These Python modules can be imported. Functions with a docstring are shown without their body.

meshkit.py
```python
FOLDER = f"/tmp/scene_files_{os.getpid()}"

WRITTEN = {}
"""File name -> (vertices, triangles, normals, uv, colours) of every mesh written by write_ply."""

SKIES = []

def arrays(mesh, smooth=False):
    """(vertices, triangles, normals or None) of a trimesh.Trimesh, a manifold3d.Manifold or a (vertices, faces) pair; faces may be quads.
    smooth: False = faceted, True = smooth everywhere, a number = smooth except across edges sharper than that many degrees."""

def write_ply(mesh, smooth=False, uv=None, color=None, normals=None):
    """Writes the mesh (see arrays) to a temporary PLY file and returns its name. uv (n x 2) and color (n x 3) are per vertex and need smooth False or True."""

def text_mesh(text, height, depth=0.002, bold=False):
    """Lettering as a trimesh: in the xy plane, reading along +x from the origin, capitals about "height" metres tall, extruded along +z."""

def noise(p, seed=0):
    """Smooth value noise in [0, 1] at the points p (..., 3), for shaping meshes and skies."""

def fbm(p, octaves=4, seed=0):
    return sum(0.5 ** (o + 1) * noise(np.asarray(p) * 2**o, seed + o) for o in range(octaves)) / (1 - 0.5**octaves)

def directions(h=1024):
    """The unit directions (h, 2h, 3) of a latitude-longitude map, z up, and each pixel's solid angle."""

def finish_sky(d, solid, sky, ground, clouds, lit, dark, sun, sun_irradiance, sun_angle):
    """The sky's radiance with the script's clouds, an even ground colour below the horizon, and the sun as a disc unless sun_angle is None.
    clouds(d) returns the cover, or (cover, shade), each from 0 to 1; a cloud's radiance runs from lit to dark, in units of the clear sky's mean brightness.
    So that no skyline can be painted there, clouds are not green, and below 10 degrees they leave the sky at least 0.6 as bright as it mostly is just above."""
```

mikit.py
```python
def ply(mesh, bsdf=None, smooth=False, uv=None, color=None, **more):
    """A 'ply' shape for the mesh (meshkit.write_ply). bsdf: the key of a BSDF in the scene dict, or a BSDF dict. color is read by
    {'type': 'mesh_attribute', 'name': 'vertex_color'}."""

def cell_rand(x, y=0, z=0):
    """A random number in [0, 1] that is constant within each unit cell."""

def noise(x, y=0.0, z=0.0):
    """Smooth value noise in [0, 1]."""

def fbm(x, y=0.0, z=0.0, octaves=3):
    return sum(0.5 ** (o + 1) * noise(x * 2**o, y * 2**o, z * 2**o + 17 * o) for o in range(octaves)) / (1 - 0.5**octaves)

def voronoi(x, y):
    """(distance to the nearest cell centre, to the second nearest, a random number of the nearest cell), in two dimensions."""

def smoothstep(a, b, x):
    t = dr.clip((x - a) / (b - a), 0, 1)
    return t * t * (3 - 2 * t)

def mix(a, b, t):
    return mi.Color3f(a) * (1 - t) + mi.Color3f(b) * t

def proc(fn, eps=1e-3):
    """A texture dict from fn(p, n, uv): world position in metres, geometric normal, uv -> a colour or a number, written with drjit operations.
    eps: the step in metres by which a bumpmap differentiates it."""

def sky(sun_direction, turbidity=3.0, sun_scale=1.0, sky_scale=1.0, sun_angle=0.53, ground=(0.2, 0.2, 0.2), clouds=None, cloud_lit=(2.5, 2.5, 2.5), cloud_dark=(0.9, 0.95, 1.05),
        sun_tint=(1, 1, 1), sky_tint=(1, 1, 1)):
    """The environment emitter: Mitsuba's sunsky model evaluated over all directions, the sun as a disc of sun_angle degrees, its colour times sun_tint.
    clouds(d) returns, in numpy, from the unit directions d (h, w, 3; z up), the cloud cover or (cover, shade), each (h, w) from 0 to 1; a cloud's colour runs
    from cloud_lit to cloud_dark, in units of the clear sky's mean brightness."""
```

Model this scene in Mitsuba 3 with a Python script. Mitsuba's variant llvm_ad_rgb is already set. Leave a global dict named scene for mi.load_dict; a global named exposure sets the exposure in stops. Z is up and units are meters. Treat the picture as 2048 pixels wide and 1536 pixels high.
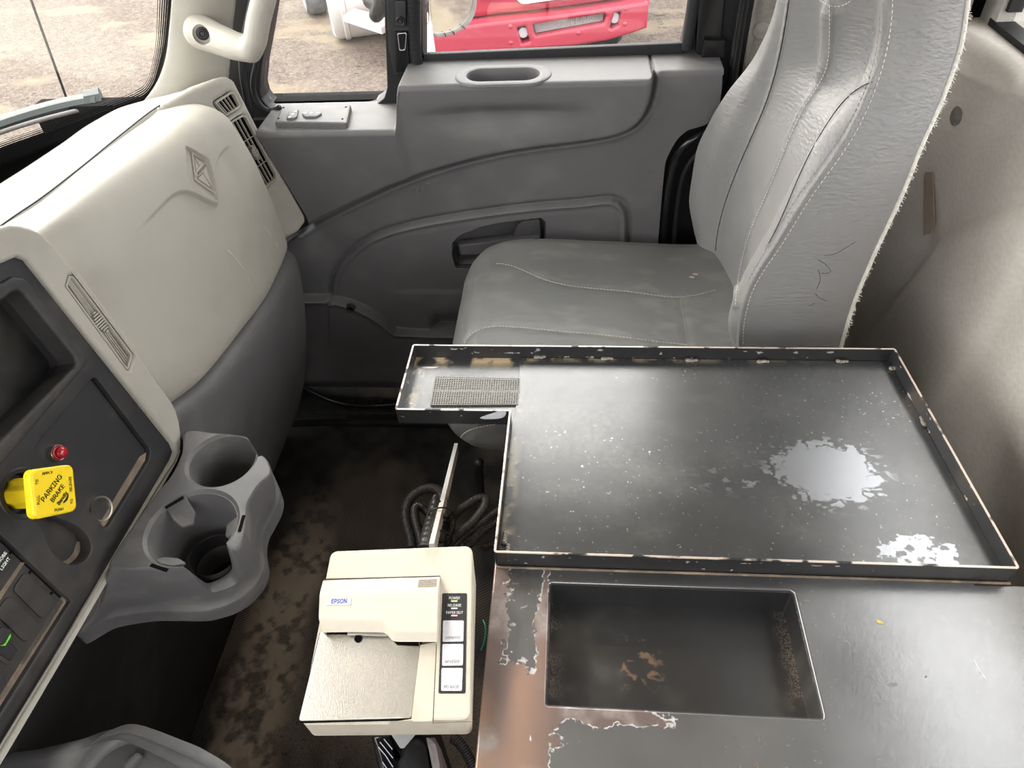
import math, random
import numpy as np
import trimesh, shapely
import shapely.geometry as sg
import manifold3d as m3
from scipy.interpolate import PchipInterpolator, CubicSpline
from scipy.spatial import cKDTree
import drjit as dr
import mitsuba as mi
import mikit, meshkit

scene, labels = {}, {}
rng = np.random.default_rng(7)

# ------------------------------------------------------------------ camera, sky, exposure
FPX, CX, CY = 1420.0, 1024.0, 768.0            # focal length in pixels of the 2048 x 1536 frame
_Y = np.array([135, -1388, FPX]); _Y /= np.linalg.norm(_Y)
_X = np.array([16500, 208, -FPX]); _X -= _Y * (_X @ _Y); _X /= np.linalg.norm(_X)
_Z = -np.cross(_X, _Y)
if _Z[1] > 0: _Z = -_Z
R = np.stack([_X, _Y, _Z])                      # world = R @ camera (x right, y down, z forward)
CAM = np.array([0.0, 0.0, 1.40])                # x: towards the rear wall, y: towards the passenger door, z: up
_M = np.eye(4); _M[:3, 0], _M[:3, 1], _M[:3, 2], _M[:3, 3] = -R[:, 0], -R[:, 1], R[:, 2], CAM
scene['camera'] = dict(type='perspective', fov=math.degrees(2 * math.atan(1024 / FPX)), fov_axis='x', near_clip=0.02, far_clip=200.0,
                       to_world=mi.ScalarTransform4f(_M.tolist()))
exposure = 5.4

def _clouds(d):
    n = meshkit.fbm(d * np.array([2.2, 2.2, 4.0]), 4, 3)          # an even overcast, brighter around the veiled sun
    glow = np.clip(d @ (np.array([-0.60, 0.56, 0.57]) / np.linalg.norm([-0.60, 0.56, 0.57])), 0, 1) ** 2.2
    return np.ones(d.shape[:2]), np.clip(1.0 - glow + 0.35 * (n - 0.5), 0, 1)
scene['sky'] = mikit.sky((-0.60, 0.56, 0.57), turbidity=4.0, sun_scale=0.02, sky_scale=1.0, ground=(0.16, 0.15, 0.13),
                         clouds=_clouds, cloud_lit=(3.2, 3.14, 2.98), cloud_dark=(1.0, 1.01, 1.02))

# ------------------------------------------------------------------ helpers
def ray(px, py):
    d = R @ np.array([px - CX, py - CY, FPX]); return d / np.linalg.norm(d)
def P(px, py, x=None, y=None, z=None, plane=None):
    """The point that shows at this pixel of the photograph and lies on the given real plane of the cab."""
    d = ray(px, py)
    if plane is not None:
        o, n = plane; return CAM + d * (((o - CAM) @ n) / (d @ n))
    k, v = (0, x) if x is not None else (1, y) if y is not None else (2, z)
    return CAM + d * ((v - CAM[k]) / d[k])
def PL(pts, **k): return np.array([P(*p, **k) for p in pts])
def plane3(a, b, c):
    n = np.cross(b - a, c - a); n /= np.linalg.norm(n)
    if n @ (CAM - a) < 0: n = -n
    return a, n
class Frame:
    """A plane with its own axes: local (u, v, w) -> world; w points away from the wall it lies on."""
    def __init__(s, o, u, w):
        s.o = np.asarray(o, float); w = np.asarray(w, float); s.w = w / np.linalg.norm(w)
        u = np.asarray(u, float) - s.w * (np.asarray(u, float) @ s.w); s.u = u / np.linalg.norm(u); s.v = np.cross(s.w, s.u)
    def px(s, pts, h=0.0):
        q = PL(pts, plane=(s.o + s.w * h, s.w)) - s.o; return np.stack([q @ s.u, q @ s.v], 1)
    def at(s, u, v, w=0.0): return s.o + s.u * u + s.v * v + s.w * w
    def put(s, mesh, u=0, v=0, w=0):
        m = mesh.copy(); M = np.eye(4); M[:3, 0], M[:3, 1], M[:3, 2], M[:3, 3] = s.u, s.v, s.w, s.at(u, v, w); m.apply_transform(M); return m

def add(key, mesh, bsdf, smooth=False, uv=None, color=None, **more):
    if isinstance(mesh, (list, tuple)): mesh = trimesh.util.concatenate(list(mesh))
    k, i = key, 0
    while k in scene: i += 1; k = f'{key}_{i:03d}'
    scene[k] = mikit.ply(mesh, bsdf, smooth, uv=uv, color=color, **more)
    return k
def lab(key, label=None, cat=None, group=None, kind=None):
    d = {}
    if label: d['label'] = label
    if cat: d['category'] = cat
    if group: d['group'] = group
    if kind: d['kind'] = kind
    labels[key] = d
    return key

def chaikin(pts, n=3, closed=True):
    p = np.asarray(pts, float)
    for _ in range(n):
        q = np.roll(p, -1, 0) if closed else p[1:]; b = p if closed else p[:-1]
        r = np.empty((2 * len(b), p.shape[1])); r[0::2], r[1::2] = .75 * b + .25 * q, .25 * b + .75 * q
        p = r if closed else np.vstack([p[:1], r, p[-1:]])
    return p
def spl(pts, n=40):
    p = np.asarray(pts, float); t = np.r_[0, np.cumsum(np.linalg.norm(np.diff(p, axis=0), axis=1))]
    return CubicSpline(t, p)(np.linspace(0, t[-1], n)) if len(p) > 2 else p[0] + (p[-1] - p[0]) * np.linspace(0, 1, n)[:, None]
def pspl(pts, n=40):
    p = np.asarray(pts, float); t = np.r_[0, np.cumsum(np.linalg.norm(np.diff(p, axis=0), axis=1))]
    return PchipInterpolator(t, p)(np.linspace(0, t[-1], n))
def rrect(x0, y0, x1, y1, r, n=5):
    r = min(r, (x1 - x0) / 2 - 1e-5, (y1 - y0) / 2 - 1e-5); out = []
    for cx, cy, a in ((x1 - r, y0 + r, -90), (x1 - r, y1 - r, 0), (x0 + r, y1 - r, 90), (x0 + r, y0 + r, 180)):
        for k in range(n + 1):
            t = math.radians(a + 90 * k / n); out.append((cx + r * math.cos(t), cy + r * math.sin(t)))
    return np.array(out)
def roundpoly(pts, r, n=5):
    g = sg.Polygon(pts).buffer(0).buffer(-r, quad_segs=n).buffer(r, quad_segs=n)
    if g.geom_type != 'Polygon': g = max(g.geoms, key=lambda q: q.area)
    return ccw(np.array(g.exterior.coords)[:-1])
def ccw(p):
    p = np.asarray(p, float); a = np.sum(p[:, 0] * np.roll(p[:, 1], -1) - np.roll(p[:, 0], -1) * p[:, 1]); return p if a > 0 else p[::-1]
def circle(cx, cy, r, n=32, ry=None):
    t = np.linspace(0, 2 * np.pi, n, endpoint=False); return np.stack([cx + r * np.cos(t), cy + (ry or r) * np.sin(t)], 1)
def _inset(p, d):
    """A counter-clockwise ring moved inwards by d along its mitred corners."""
    a, b = p - np.roll(p, 1, 0), np.roll(p, -1, 0) - p
    n1 = np.stack([-a[:, 1], a[:, 0]], 1); n1 /= np.linalg.norm(n1, axis=1, keepdims=True) + 1e-12
    n2 = np.stack([-b[:, 1], b[:, 0]], 1); n2 /= np.linalg.norm(n2, axis=1, keepdims=True) + 1e-12
    m = n1 + n2; m /= np.maximum((m * n1).sum(1, keepdims=True), 0.35)
    return p + m * d
def slab(poly, h, bevel=0.0, holes=(), z0=0.0, steps=2):
    """A prism over poly from z0 to z0 + h with a rounded upper rim, also around its holes."""
    rings = [(ccw(poly), 1)] + [(ccw(q), -1) for q in holes]
    bevel = min(bevel, h * 0.95)
    V, F, off, caps = [], [], 0, []
    for p, sgn in rings:
        n = len(p); lev = [(p, z0)]
        if bevel > 0:
            for k in range(steps + 1):
                t = k / steps * np.pi / 2; lev.append((_inset(p, sgn * bevel * (1 - math.cos(t))), z0 + h - bevel + bevel * math.sin(t)))
        else: lev.append((p, z0 + h))
        for q, z in lev: V.append(np.column_stack([q, np.full(n, z)]))
        i = np.arange(n); j = (i + 1) % n
        for l in range(len(lev) - 1):
            a, b = off + l * n, off + (l + 1) * n
            q = np.stack([a + i, a + j, b + j, b + i], 1)
            if sgn < 0: q = q[:, ::-1]
            F += [q[:, [0, 1, 2]], q[:, [0, 2, 3]]]
        off += n * len(lev); caps.append((p, lev[-1][0]))
    out = [trimesh.Trimesh(np.vstack(V), np.vstack(F), process=False)]
    for which, z, up in ((1, z0 + h, True), (0, z0, False)):
        g = sg.Polygon(caps[0][which], [c[which] for c in caps[1:]])
        if not g.is_valid: g = g.buffer(0)
        for q in getattr(g, 'geoms', [g]):
            if q.area < 1e-10: continue
            v, f = trimesh.creation.triangulate_polygon(q, engine='earcut')
            m = trimesh.Trimesh(np.column_stack([v, np.full(len(v), z)]), f, process=False)
            if (m.face_normals[:, 2].sum() > 0) != up: m.invert()
            out.append(m)
    m = trimesh.util.concatenate(out); m.merge_vertices(); return m
def box(lo, hi, b=0.0):
    lo, hi = np.asarray(lo, float), np.asarray(hi, float)
    if b <= 0:
        m = trimesh.creation.box(hi - lo); m.apply_translation((lo + hi) / 2); return m
    c, e = (lo + hi) / 2, (hi - lo) / 2 - b
    pts = [c + e * np.array(s) + b * np.array(d) for s in np.ndindex(2, 2, 2) for s in [np.array(s) * 2 - 1]
           for d in [s * np.array(q) for q in ((1, 0, 0), (0, 1, 0), (0, 0, 1), (.707, .707, 0), (.707, 0, .707), (0, .707, .707), (.577, .577, .577))]]
    return trimesh.convex.convex_hull(np.array(pts))
def tube(path, r, n=10, caps=True, flat=1.0, up=None):
    p = np.asarray(path, float); r = np.broadcast_to(r, (len(p),)); t = np.gradient(p, axis=0); t /= np.linalg.norm(t, axis=1, keepdims=True) + 1e-12
    a = np.array(up if up is not None else ([0, 0, 1.0] if abs(t[0][2]) < .9 else [1.0, 0, 0])); A = []
    for k in range(len(p)):
        a = a - t[k] * (a @ t[k]); a /= np.linalg.norm(a) + 1e-12; A.append(a)
    A = np.array(A); B = np.cross(t, A); ang = np.arange(n) * 2 * np.pi / n
    v = p[:, None] + r[:, None, None] * (np.cos(ang)[None, :, None] * B[:, None] + flat * np.sin(ang)[None, :, None] * A[:, None])
    i, j = np.meshgrid(np.arange(len(p) - 1), np.arange(n), indexing='ij')
    q = np.stack([i * n + j, i * n + (j + 1) % n, (i + 1) * n + (j + 1) % n, (i + 1) * n + j], -1).reshape(-1, 4)
    V, F = v.reshape(-1, 3), np.vstack([q[:, [0, 1, 2]], q[:, [0, 2, 3]]])
    if caps:
        V = np.vstack([V, p[:1], p[-1:]]); k = np.arange(n); e = (len(p) - 1) * n
        F = np.vstack([F, np.stack([(k + 1) % n, k, k * 0 + len(V) - 2], 1), np.stack([e + k, e + (k + 1) % n, k * 0 + len(V) - 1], 1)])
    return trimesh.Trimesh(V, F, process=False)
def lathe(prof, n=40):
    """Revolved (r, z) profile about the z axis."""
    p = np.asarray(prof, float); a = np.linspace(0, 2 * np.pi, n, endpoint=False)
    v = np.stack([p[:, 0, None] * np.cos(a), p[:, 0, None] * np.sin(a), np.repeat(p[:, 1, None], n, 1)], -1)
    i, j = np.meshgrid(np.arange(len(p) - 1), np.arange(n), indexing='ij')
    q = np.stack([i * n + j, i * n + (j + 1) % n, (i + 1) * n + (j + 1) % n, (i + 1) * n + j], -1).reshape(-1, 4)
    m = trimesh.Trimesh(v.reshape(-1, 3), np.vstack([q[:, [0, 1, 2]], q[:, [0, 2, 3]]]), process=False); m.merge_vertices(); return m
def gridmesh(G, thick=0.0, facing=None):
    """A surface through the (a, b, 3) grid; thick > 0 gives it a back and a rim. facing: a point its front looks at."""
    G = np.asarray(G, float); a, b = G.shape[:2]
    i, j = np.meshgrid(np.arange(a - 1), np.arange(b - 1), indexing='ij')
    q = np.stack([i * b + j, (i + 1) * b + j, (i + 1) * b + j + 1, i * b + j + 1], -1).reshape(-1, 4)
    F = np.vstack([q[:, [0, 1, 2]], q[:, [0, 2, 3]]]); V = G.reshape(-1, 3)
    N = np.cross(V[F[:, 1]] - V[F[:, 0]], V[F[:, 2]] - V[F[:, 0]])
    f = CAM if facing is None else np.asarray(facing, float)
    if ((f - V[F].mean(1)) * N).sum() < 0: F = F[:, ::-1]
    if thick > 0:
        vn = np.zeros_like(V); N = np.cross(V[F[:, 1]] - V[F[:, 0]], V[F[:, 2]] - V[F[:, 0]])
        for k in range(3): np.add.at(vn, F[:, k], N)
        vn /= np.linalg.norm(vn, axis=1, keepdims=True) + 1e-15
        n = len(V); V2 = V - vn * thick
        rim = np.r_[np.arange(b), np.arange(1, a) * b + b - 1, (a - 1) * b + np.arange(b - 2, -1, -1), np.arange(a - 2, 0, -1) * b]
        r2 = np.roll(rim, -1); W = np.vstack([np.stack([rim, r2, r2 + n], 1), np.stack([rim, r2 + n, rim + n], 1)])
        m = trimesh.Trimesh(np.vstack([V, V2]), np.vstack([F, F[:, ::-1] + n, W]), process=False)
        m2 = trimesh.Trimesh(m.vertices, np.vstack([F, F[:, ::-1] + n, W[:, ::-1]]), process=False)
        return m if m.volume > 0 and m.is_winding_consistent else m2
    return trimesh.Trimesh(V, F, process=False)
def surf(ctrl, nu, nv, cu=True, cv=True):
    """Control net (m, n, 3) -> smooth (nu, nv, 3) grid."""
    C = np.asarray(ctrl, float)
    def along(A, n, ax, cubic):
        t = np.arange(A.shape[ax]); f = CubicSpline if cubic else PchipInterpolator
        return f(t, A, axis=ax)(np.linspace(0, t[-1], n))
    return along(along(C, nu, 0, cu), nv, 1, cv)
def gnorm(G):
    n = np.cross(np.gradient(G, axis=0), np.gradient(G, axis=1)); n /= np.linalg.norm(n, axis=2, keepdims=True) + 1e-15
    if (n * (CAM - G)).sum() < 0: n = -n
    return n
def sdist(X, Y, poly):
    """Distance from points to an open polyline, the side (positive on its left), and the place along it from 0 to 1."""
    p = np.asarray(poly, float); best = np.full(X.shape, 9.0); side = np.zeros(X.shape); along = np.zeros(X.shape)
    L = np.r_[0, np.cumsum(np.linalg.norm(np.diff(p, axis=0), axis=1))]
    for k in range(len(p) - 1):
        a, d = p[k], p[k + 1] - p[k]; l2 = d @ d + 1e-15
        t = np.clip(((X - a[0]) * d[0] + (Y - a[1]) * d[1]) / l2, 0, 1); ex, ey = X - a[0] - t * d[0], Y - a[1] - t * d[1]
        q = np.hypot(ex, ey); on = q < best
        best = np.where(on, q, best); side = np.where(on, np.sign(d[0] * (Y - a[1]) - d[1] * (X - a[0])), side)
        along = np.where(on, (L[k] + t * np.sqrt(l2)) / L[-1], along)
    return best, side, along
def inside(X, Y, poly):
    """Signed distance to a closed polygon, positive inside."""
    p = np.asarray(poly, float); d, _, _ = sdist(X, Y, np.vstack([p, p[:1]]))
    return np.where(shapely.contains_xy(sg.Polygon(p), X, Y), d, -d)
def sm(a, b, x):
    t = np.clip((x - a) / (b - a), 0, 1); return t * t * (3 - 2 * t)
def man(m): return m3.Manifold(m3.Mesh(np.asarray(m.vertices, np.float32), np.asarray(m.faces, np.uint32)))
def unman(M):
    q = M.to_mesh(); return trimesh.Trimesh(np.array(q.vert_properties[:, :3], float), np.array(q.tri_verts), process=False)
def ball(c, r, n=20): return m3.Manifold.sphere(float(r), n).translate([float(v) for v in c])
def stitches(path, length=0.004, gap=0.0018, r=0.0007, n=5):
    """Little thread bars in a row along a path."""
    p = np.asarray(path, float); s = np.r_[0, np.cumsum(np.linalg.norm(np.diff(p, axis=0), axis=1))]; out = []; t = 0.0
    at = lambda q: np.array([np.interp(q, s, p[:, k]) for k in range(3)])
    while t + length < s[-1]:
        a, b = at(t), at(t + length); m = (a + b) / 2
        out.append(tube([a, m, b], [r * .8, r, r * .8], n)); t += length + gap
    return trimesh.util.concatenate(out)
def text(s, h, frame_o, right, up, depth=0.0006, bold=False, center=True, width=None):
    m = meshkit.text_mesh(s, h, depth, bold)
    lo, hi = m.bounds
    if width: m.apply_scale([width / (hi[0] - lo[0]), 1, 1]); lo, hi = m.bounds
    m.apply_translation([-(lo[0] + hi[0]) / 2 if center else -lo[0], -(lo[1] + hi[1]) / 2 if center else 0, 0])
    return Frame(frame_o, right, np.cross(right, up)).put(m)
def cast(mesh, pts):
    """Where the sight lines through these pixels first meet the mesh: points and face normals."""
    V, F = np.asarray(mesh.vertices), np.asarray(mesh.faces); a, e1, e2 = V[F[:, 0]], V[F[:, 1]] - V[F[:, 0]], V[F[:, 2]] - V[F[:, 0]]
    out, nor = [], []
    for q in pts:
        d = ray(*q); h = np.cross(d, e2); det = (e1 * h).sum(1); ok = np.abs(det) > 1e-14; inv = 1 / np.where(ok, det, 1)
        s = CAM - a; u = (s * h).sum(1) * inv; qq = np.cross(s, e1); v = (qq @ d) * inv; t = (e2 * qq).sum(1) * inv
        hit = ok & (u >= -1e-6) & (v >= -1e-6) & (u + v <= 1 + 1e-6) & (t > 0.05)
        if not hit.any(): continue
        k = np.where(hit)[0][np.argmin(t[hit])]; n = np.cross(e1[k], e2[k]); n /= np.linalg.norm(n)
        out.append(CAM + d * t[k]); nor.append(n if n @ d < 0 else -n)
    return np.array(out), np.array(nor)
def groove(mesh, path, depth, w, ridge=0.0):
    """Sinks the mesh along a path, as a sewn seam does."""
    d, _ = cKDTree(np.asarray(path)).query(mesh.vertices); n = mesh.vertex_normals
    m = mesh.copy(); m.vertices = mesh.vertices - n * (depth * np.exp(-(d / w) ** 2) - ridge * np.exp(-((d - 2.0 * w) / w) ** 2))[:, None]; return m

# ------------------------------------------------------------------ materials
noise, fbm, voronoi, smoothstep, mix = mikit.noise, mikit.fbm, mikit.voronoi, mikit.smoothstep, mikit.mix
def rgb(c): return {'type': 'rgb', 'value': list(map(float, c))} if not callable(c) else mikit.proc(c)
def num(v): return float(v) if not callable(v) else mikit.proc(v)
def mat(key, color, rough=0.5, spec=0.5, metallic=0.0, bump=None, bscale=1.0, eps=5e-4, two=True, **more):
    b = dict(type='principled', base_color=rgb(color), roughness=num(rough), specular=float(spec), metallic=num(metallic), **more)
    if bump is not None: b = {'type': 'bumpmap', 'bump': mikit.proc(bump, eps=eps), 'scale': float(bscale), 'bsdf': b}
    scene[key] = {'type': 'twosided', 'bsdf': b} if two else b
    return key
def grain(s, amp): return lambda p, n, uv: amp * fbm(p.x * s, p.y * s, p.z * s, 2)
def toned(c, v=0.12, s=9.0, dirt=None, amt=0.0, ds=14.0):
    def f(p, n, uv):
        t = fbm(p.x * s, p.y * s, p.z * s, 3)
        col = mi.Color3f(*c) * (1 + v * (t - 0.5) * 2)
        if dirt is not None:
            col = mix(col, mi.Color3f(*dirt), amt * smoothstep(0.5, 0.78, fbm(p.x * ds + 7, p.y * ds, p.z * ds, 4)))
        return col
    return f

mat('cream_plastic', toned((0.375, 0.358, 0.312), 0.05, 7, (0.29, 0.275, 0.235), 0.35, 10), 0.52, 0.4, bump=grain(900, 0.00022), eps=2e-4)
mat('grey_plastic', toned((0.118, 0.116, 0.118), 0.08, 6, (0.20, 0.19, 0.17), 0.25, 16), 0.5, 0.4, bump=grain(700, 0.00022), eps=3e-4)
mat('cup_plastic', toned((0.105, 0.103, 0.105), 0.10, 10, (0.20, 0.19, 0.175), 0.35, 25), 0.42, 0.5, bump=grain(800, 0.00014), eps=3e-4)
def _dusty(c, dust, amt, s=11):
    def f(p, n, uv):
        t = fbm(p.x * s, p.y * s, p.z * s, 4); u = fbm(p.x * 60, p.y * 60, p.z * 60, 2)
        return mix(mi.Color3f(*c), mi.Color3f(*dust), amt * smoothstep(0.42, 0.75, t) * (0.5 + u))
    return f
mat('stack_plastic', _dusty((0.023, 0.023, 0.025), (0.066, 0.060, 0.054), 0.6), 0.5, 0.4, bump=grain(900, 0.0001), eps=2e-4)
mat('stack_dusty', _dusty((0.16, 0.13, 0.10), (0.26, 0.20, 0.14), 0.9, 60), 0.8, 0.2)
mat('black_plastic', (0.022, 0.022, 0.024), 0.45, 0.45)
mat('kick_plastic', _dusty((0.020, 0.020, 0.020), (0.045, 0.042, 0.038), 0.4, 7), 0.6, 0.35)
mat('black_rubber', (0.016, 0.016, 0.017), 0.55, 0.35)
mat('gloss_black', (0.012, 0.012, 0.013), 0.16, 0.5)
mat('felt_channel', (0.022, 0.022, 0.023), 0.9, 0.2)
mat('black_void', (0.004, 0.004, 0.004), 0.9, 0.1)
def _wr(p, n, uv):
    a = fbm(p.x * 120, p.y * 120, p.z * 300, 3); b = fbm(p.x * 420, p.y * 420, p.z * 420, 2)
    return 0.0013 * a + 0.0004 * b
mat('leather', toned((0.215, 0.212, 0.21), 0.06, 8, (0.27, 0.262, 0.24), 0.2, 18), 0.42, 0.5, bump=_wr, eps=4e-4)
def _lz(p, n, uv):
    q = toned((0.150, 0.152, 0.147), 0.08, 8)(p, n, uv)
    return mix(q, mi.Color3f(0.22, 0.216, 0.20), 0.5 * smoothstep(0.5, 0.75, fbm(p.x * 14, p.y * 30, p.z * 20, 4)))
mat('leather_cushion', _lz, 0.40, 0.5, bump=lambda p, n, uv: 0.0009 * fbm(p.x * 70, p.y * 160, p.z * 90, 3) + 0.0003 * fbm(p.x * 420, p.y * 420, p.z * 420, 2), eps=4e-4)
mat('thread', (0.62, 0.60, 0.55), 0.8, 0.2)
mat('fleece', toned((0.66, 0.64, 0.58), 0.2, 200), 0.95, 0.1)
mat('felt', toned((0.66, 0.615, 0.555), 0.09, 160), 0.95, 0.15, bump=grain(420, 0.0006), eps=4e-4)
mat('felt_dark', toned((0.24, 0.225, 0.20), 0.22, 120), 0.95, 0.15, bump=grain(300, 0.0012), eps=4e-4)
mat('felt_tan', toned((0.40, 0.335, 0.265), 0.08, 90), 0.95, 0.15)
mat('headliner', (0.50, 0.48, 0.44), 0.95, 0.1)
mat('printer_beige', toned((0.58, 0.53, 0.44), 0.04, 20, (0.46, 0.385, 0.28), 0.5, 30), 0.45, 0.45, bump=grain(1100, 0.0001), eps=2e-4)
mat('printer_groove', (0.12, 0.10, 0.075), 0.8, 0.2)
mat('key_white', (0.60, 0.60, 0.61), 0.4, 0.5)
mat('panel_ink', (0.030, 0.029, 0.030), 0.45, 0.4)
mat('print_white', (0.80, 0.80, 0.80), 0.6, 0.2)
mat('print_black', (0.015, 0.014, 0.012), 0.6, 0.2)
mat('print_blue', (0.04, 0.06, 0.30), 0.6, 0.2)
mat('label_silver', (0.62, 0.64, 0.68), 0.5, 0.4)
mat('led_green', (0.55, 0.75, 0.25), 0.4, 0.5)
mat('led_pink', (0.85, 0.42, 0.42), 0.4, 0.5)
mat('yellow_plastic', toned((0.86, 0.62, 0.012), 0.03, 40), 0.35, 0.5)
mat('red_lens', (0.42, 0.005, 0.018), 0.12, 0.6, clearcoat=1.0, clearcoat_gloss=0.9)
mat('nickel', (0.72, 0.68, 0.60), 0.30, 0.5, metallic=1.0)
mat('brown_void', toned((0.05, 0.038, 0.028), 0.4, 120), 0.7, 0.3)
def _emb(p, n, uv):
    return 0.00012 * fbm(p.x * 1000, p.y * 1000, 1.0, 2)
mat('embossed_steel', toned((0.70, 0.665, 0.60), 0.14, 700), 0.40, 0.5, metallic=1.0, bump=_emb, eps=3e-4)
mat('steel', (0.55, 0.54, 0.52), 0.35, 0.5, metallic=1.0)
mat('white_bar', (0.80, 0.78, 0.72), 0.5, 0.4)
mat('loom', (0.040, 0.038, 0.036), 0.32, 0.5)
mat('red_paint', toned((0.36, 0.042, 0.068), 0.08, 2), 0.35, 0.5)
mat('white_paint', (0.55, 0.535, 0.51), 0.4, 0.5)
mat('mesh_grey', (0.20, 0.19, 0.18), 0.5, 0.4)
mat('chrome', (0.86, 0.86, 0.86), 0.12, 0.5, metallic=1.0)
mat('mirror_glass', (0.92, 0.92, 0.92), 0.02, 0.5, metallic=1.0)
mat('tyre', (0.05, 0.05, 0.055), 0.8, 0.3)
mat('wiper_grey', (0.060, 0.070, 0.068), 0.55, 0.4)
mat('green_lens', (0.16, 0.75, 0.05), 0.25, 0.5)
mat('teal_wire', (0.02, 0.22, 0.17), 0.4, 0.5)
mat('dry_leaf', (0.55, 0.46, 0.14), 0.7, 0.3)
mat('ink_etch', (0.10, 0.095, 0.085), 0.8, 0.1)
scene['window_glass'] = {'type': 'thindielectric', 'int_ior': 1.5, 'ext_ior': 1.0}

def _gravel(p, n, uv):
    d1, d2, r = voronoi(p.x * 26, p.y * 26)
    st = mix((0.185, 0.150, 0.125), (0.36, 0.30, 0.25), r) * (0.62 + 0.4 * smoothstep(0.0, 0.28, d2 - d1))
    e1, e2, q = voronoi(p.x * 70 + 3, p.y * 70)
    st = mix(st, mix((0.12, 0.095, 0.085), (0.45, 0.39, 0.33), q), 0.4)
    sand = mi.Color3f(0.46, 0.39, 0.28) * (0.85 + 0.3 * fbm(p.x * 14, p.y * 14, 0.0, 3))
    t = fbm(p.x * 1.3 + 3.1, p.y * 2.6, 0.0, 4) + 0.06 * smoothstep(-4.5, -1.5, p.x)
    return 0.42 * mix(st, sand, 0.65 * smoothstep(0.56, 0.80, t))
mat('gravel', _gravel, 0.95, 0.1)

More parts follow.
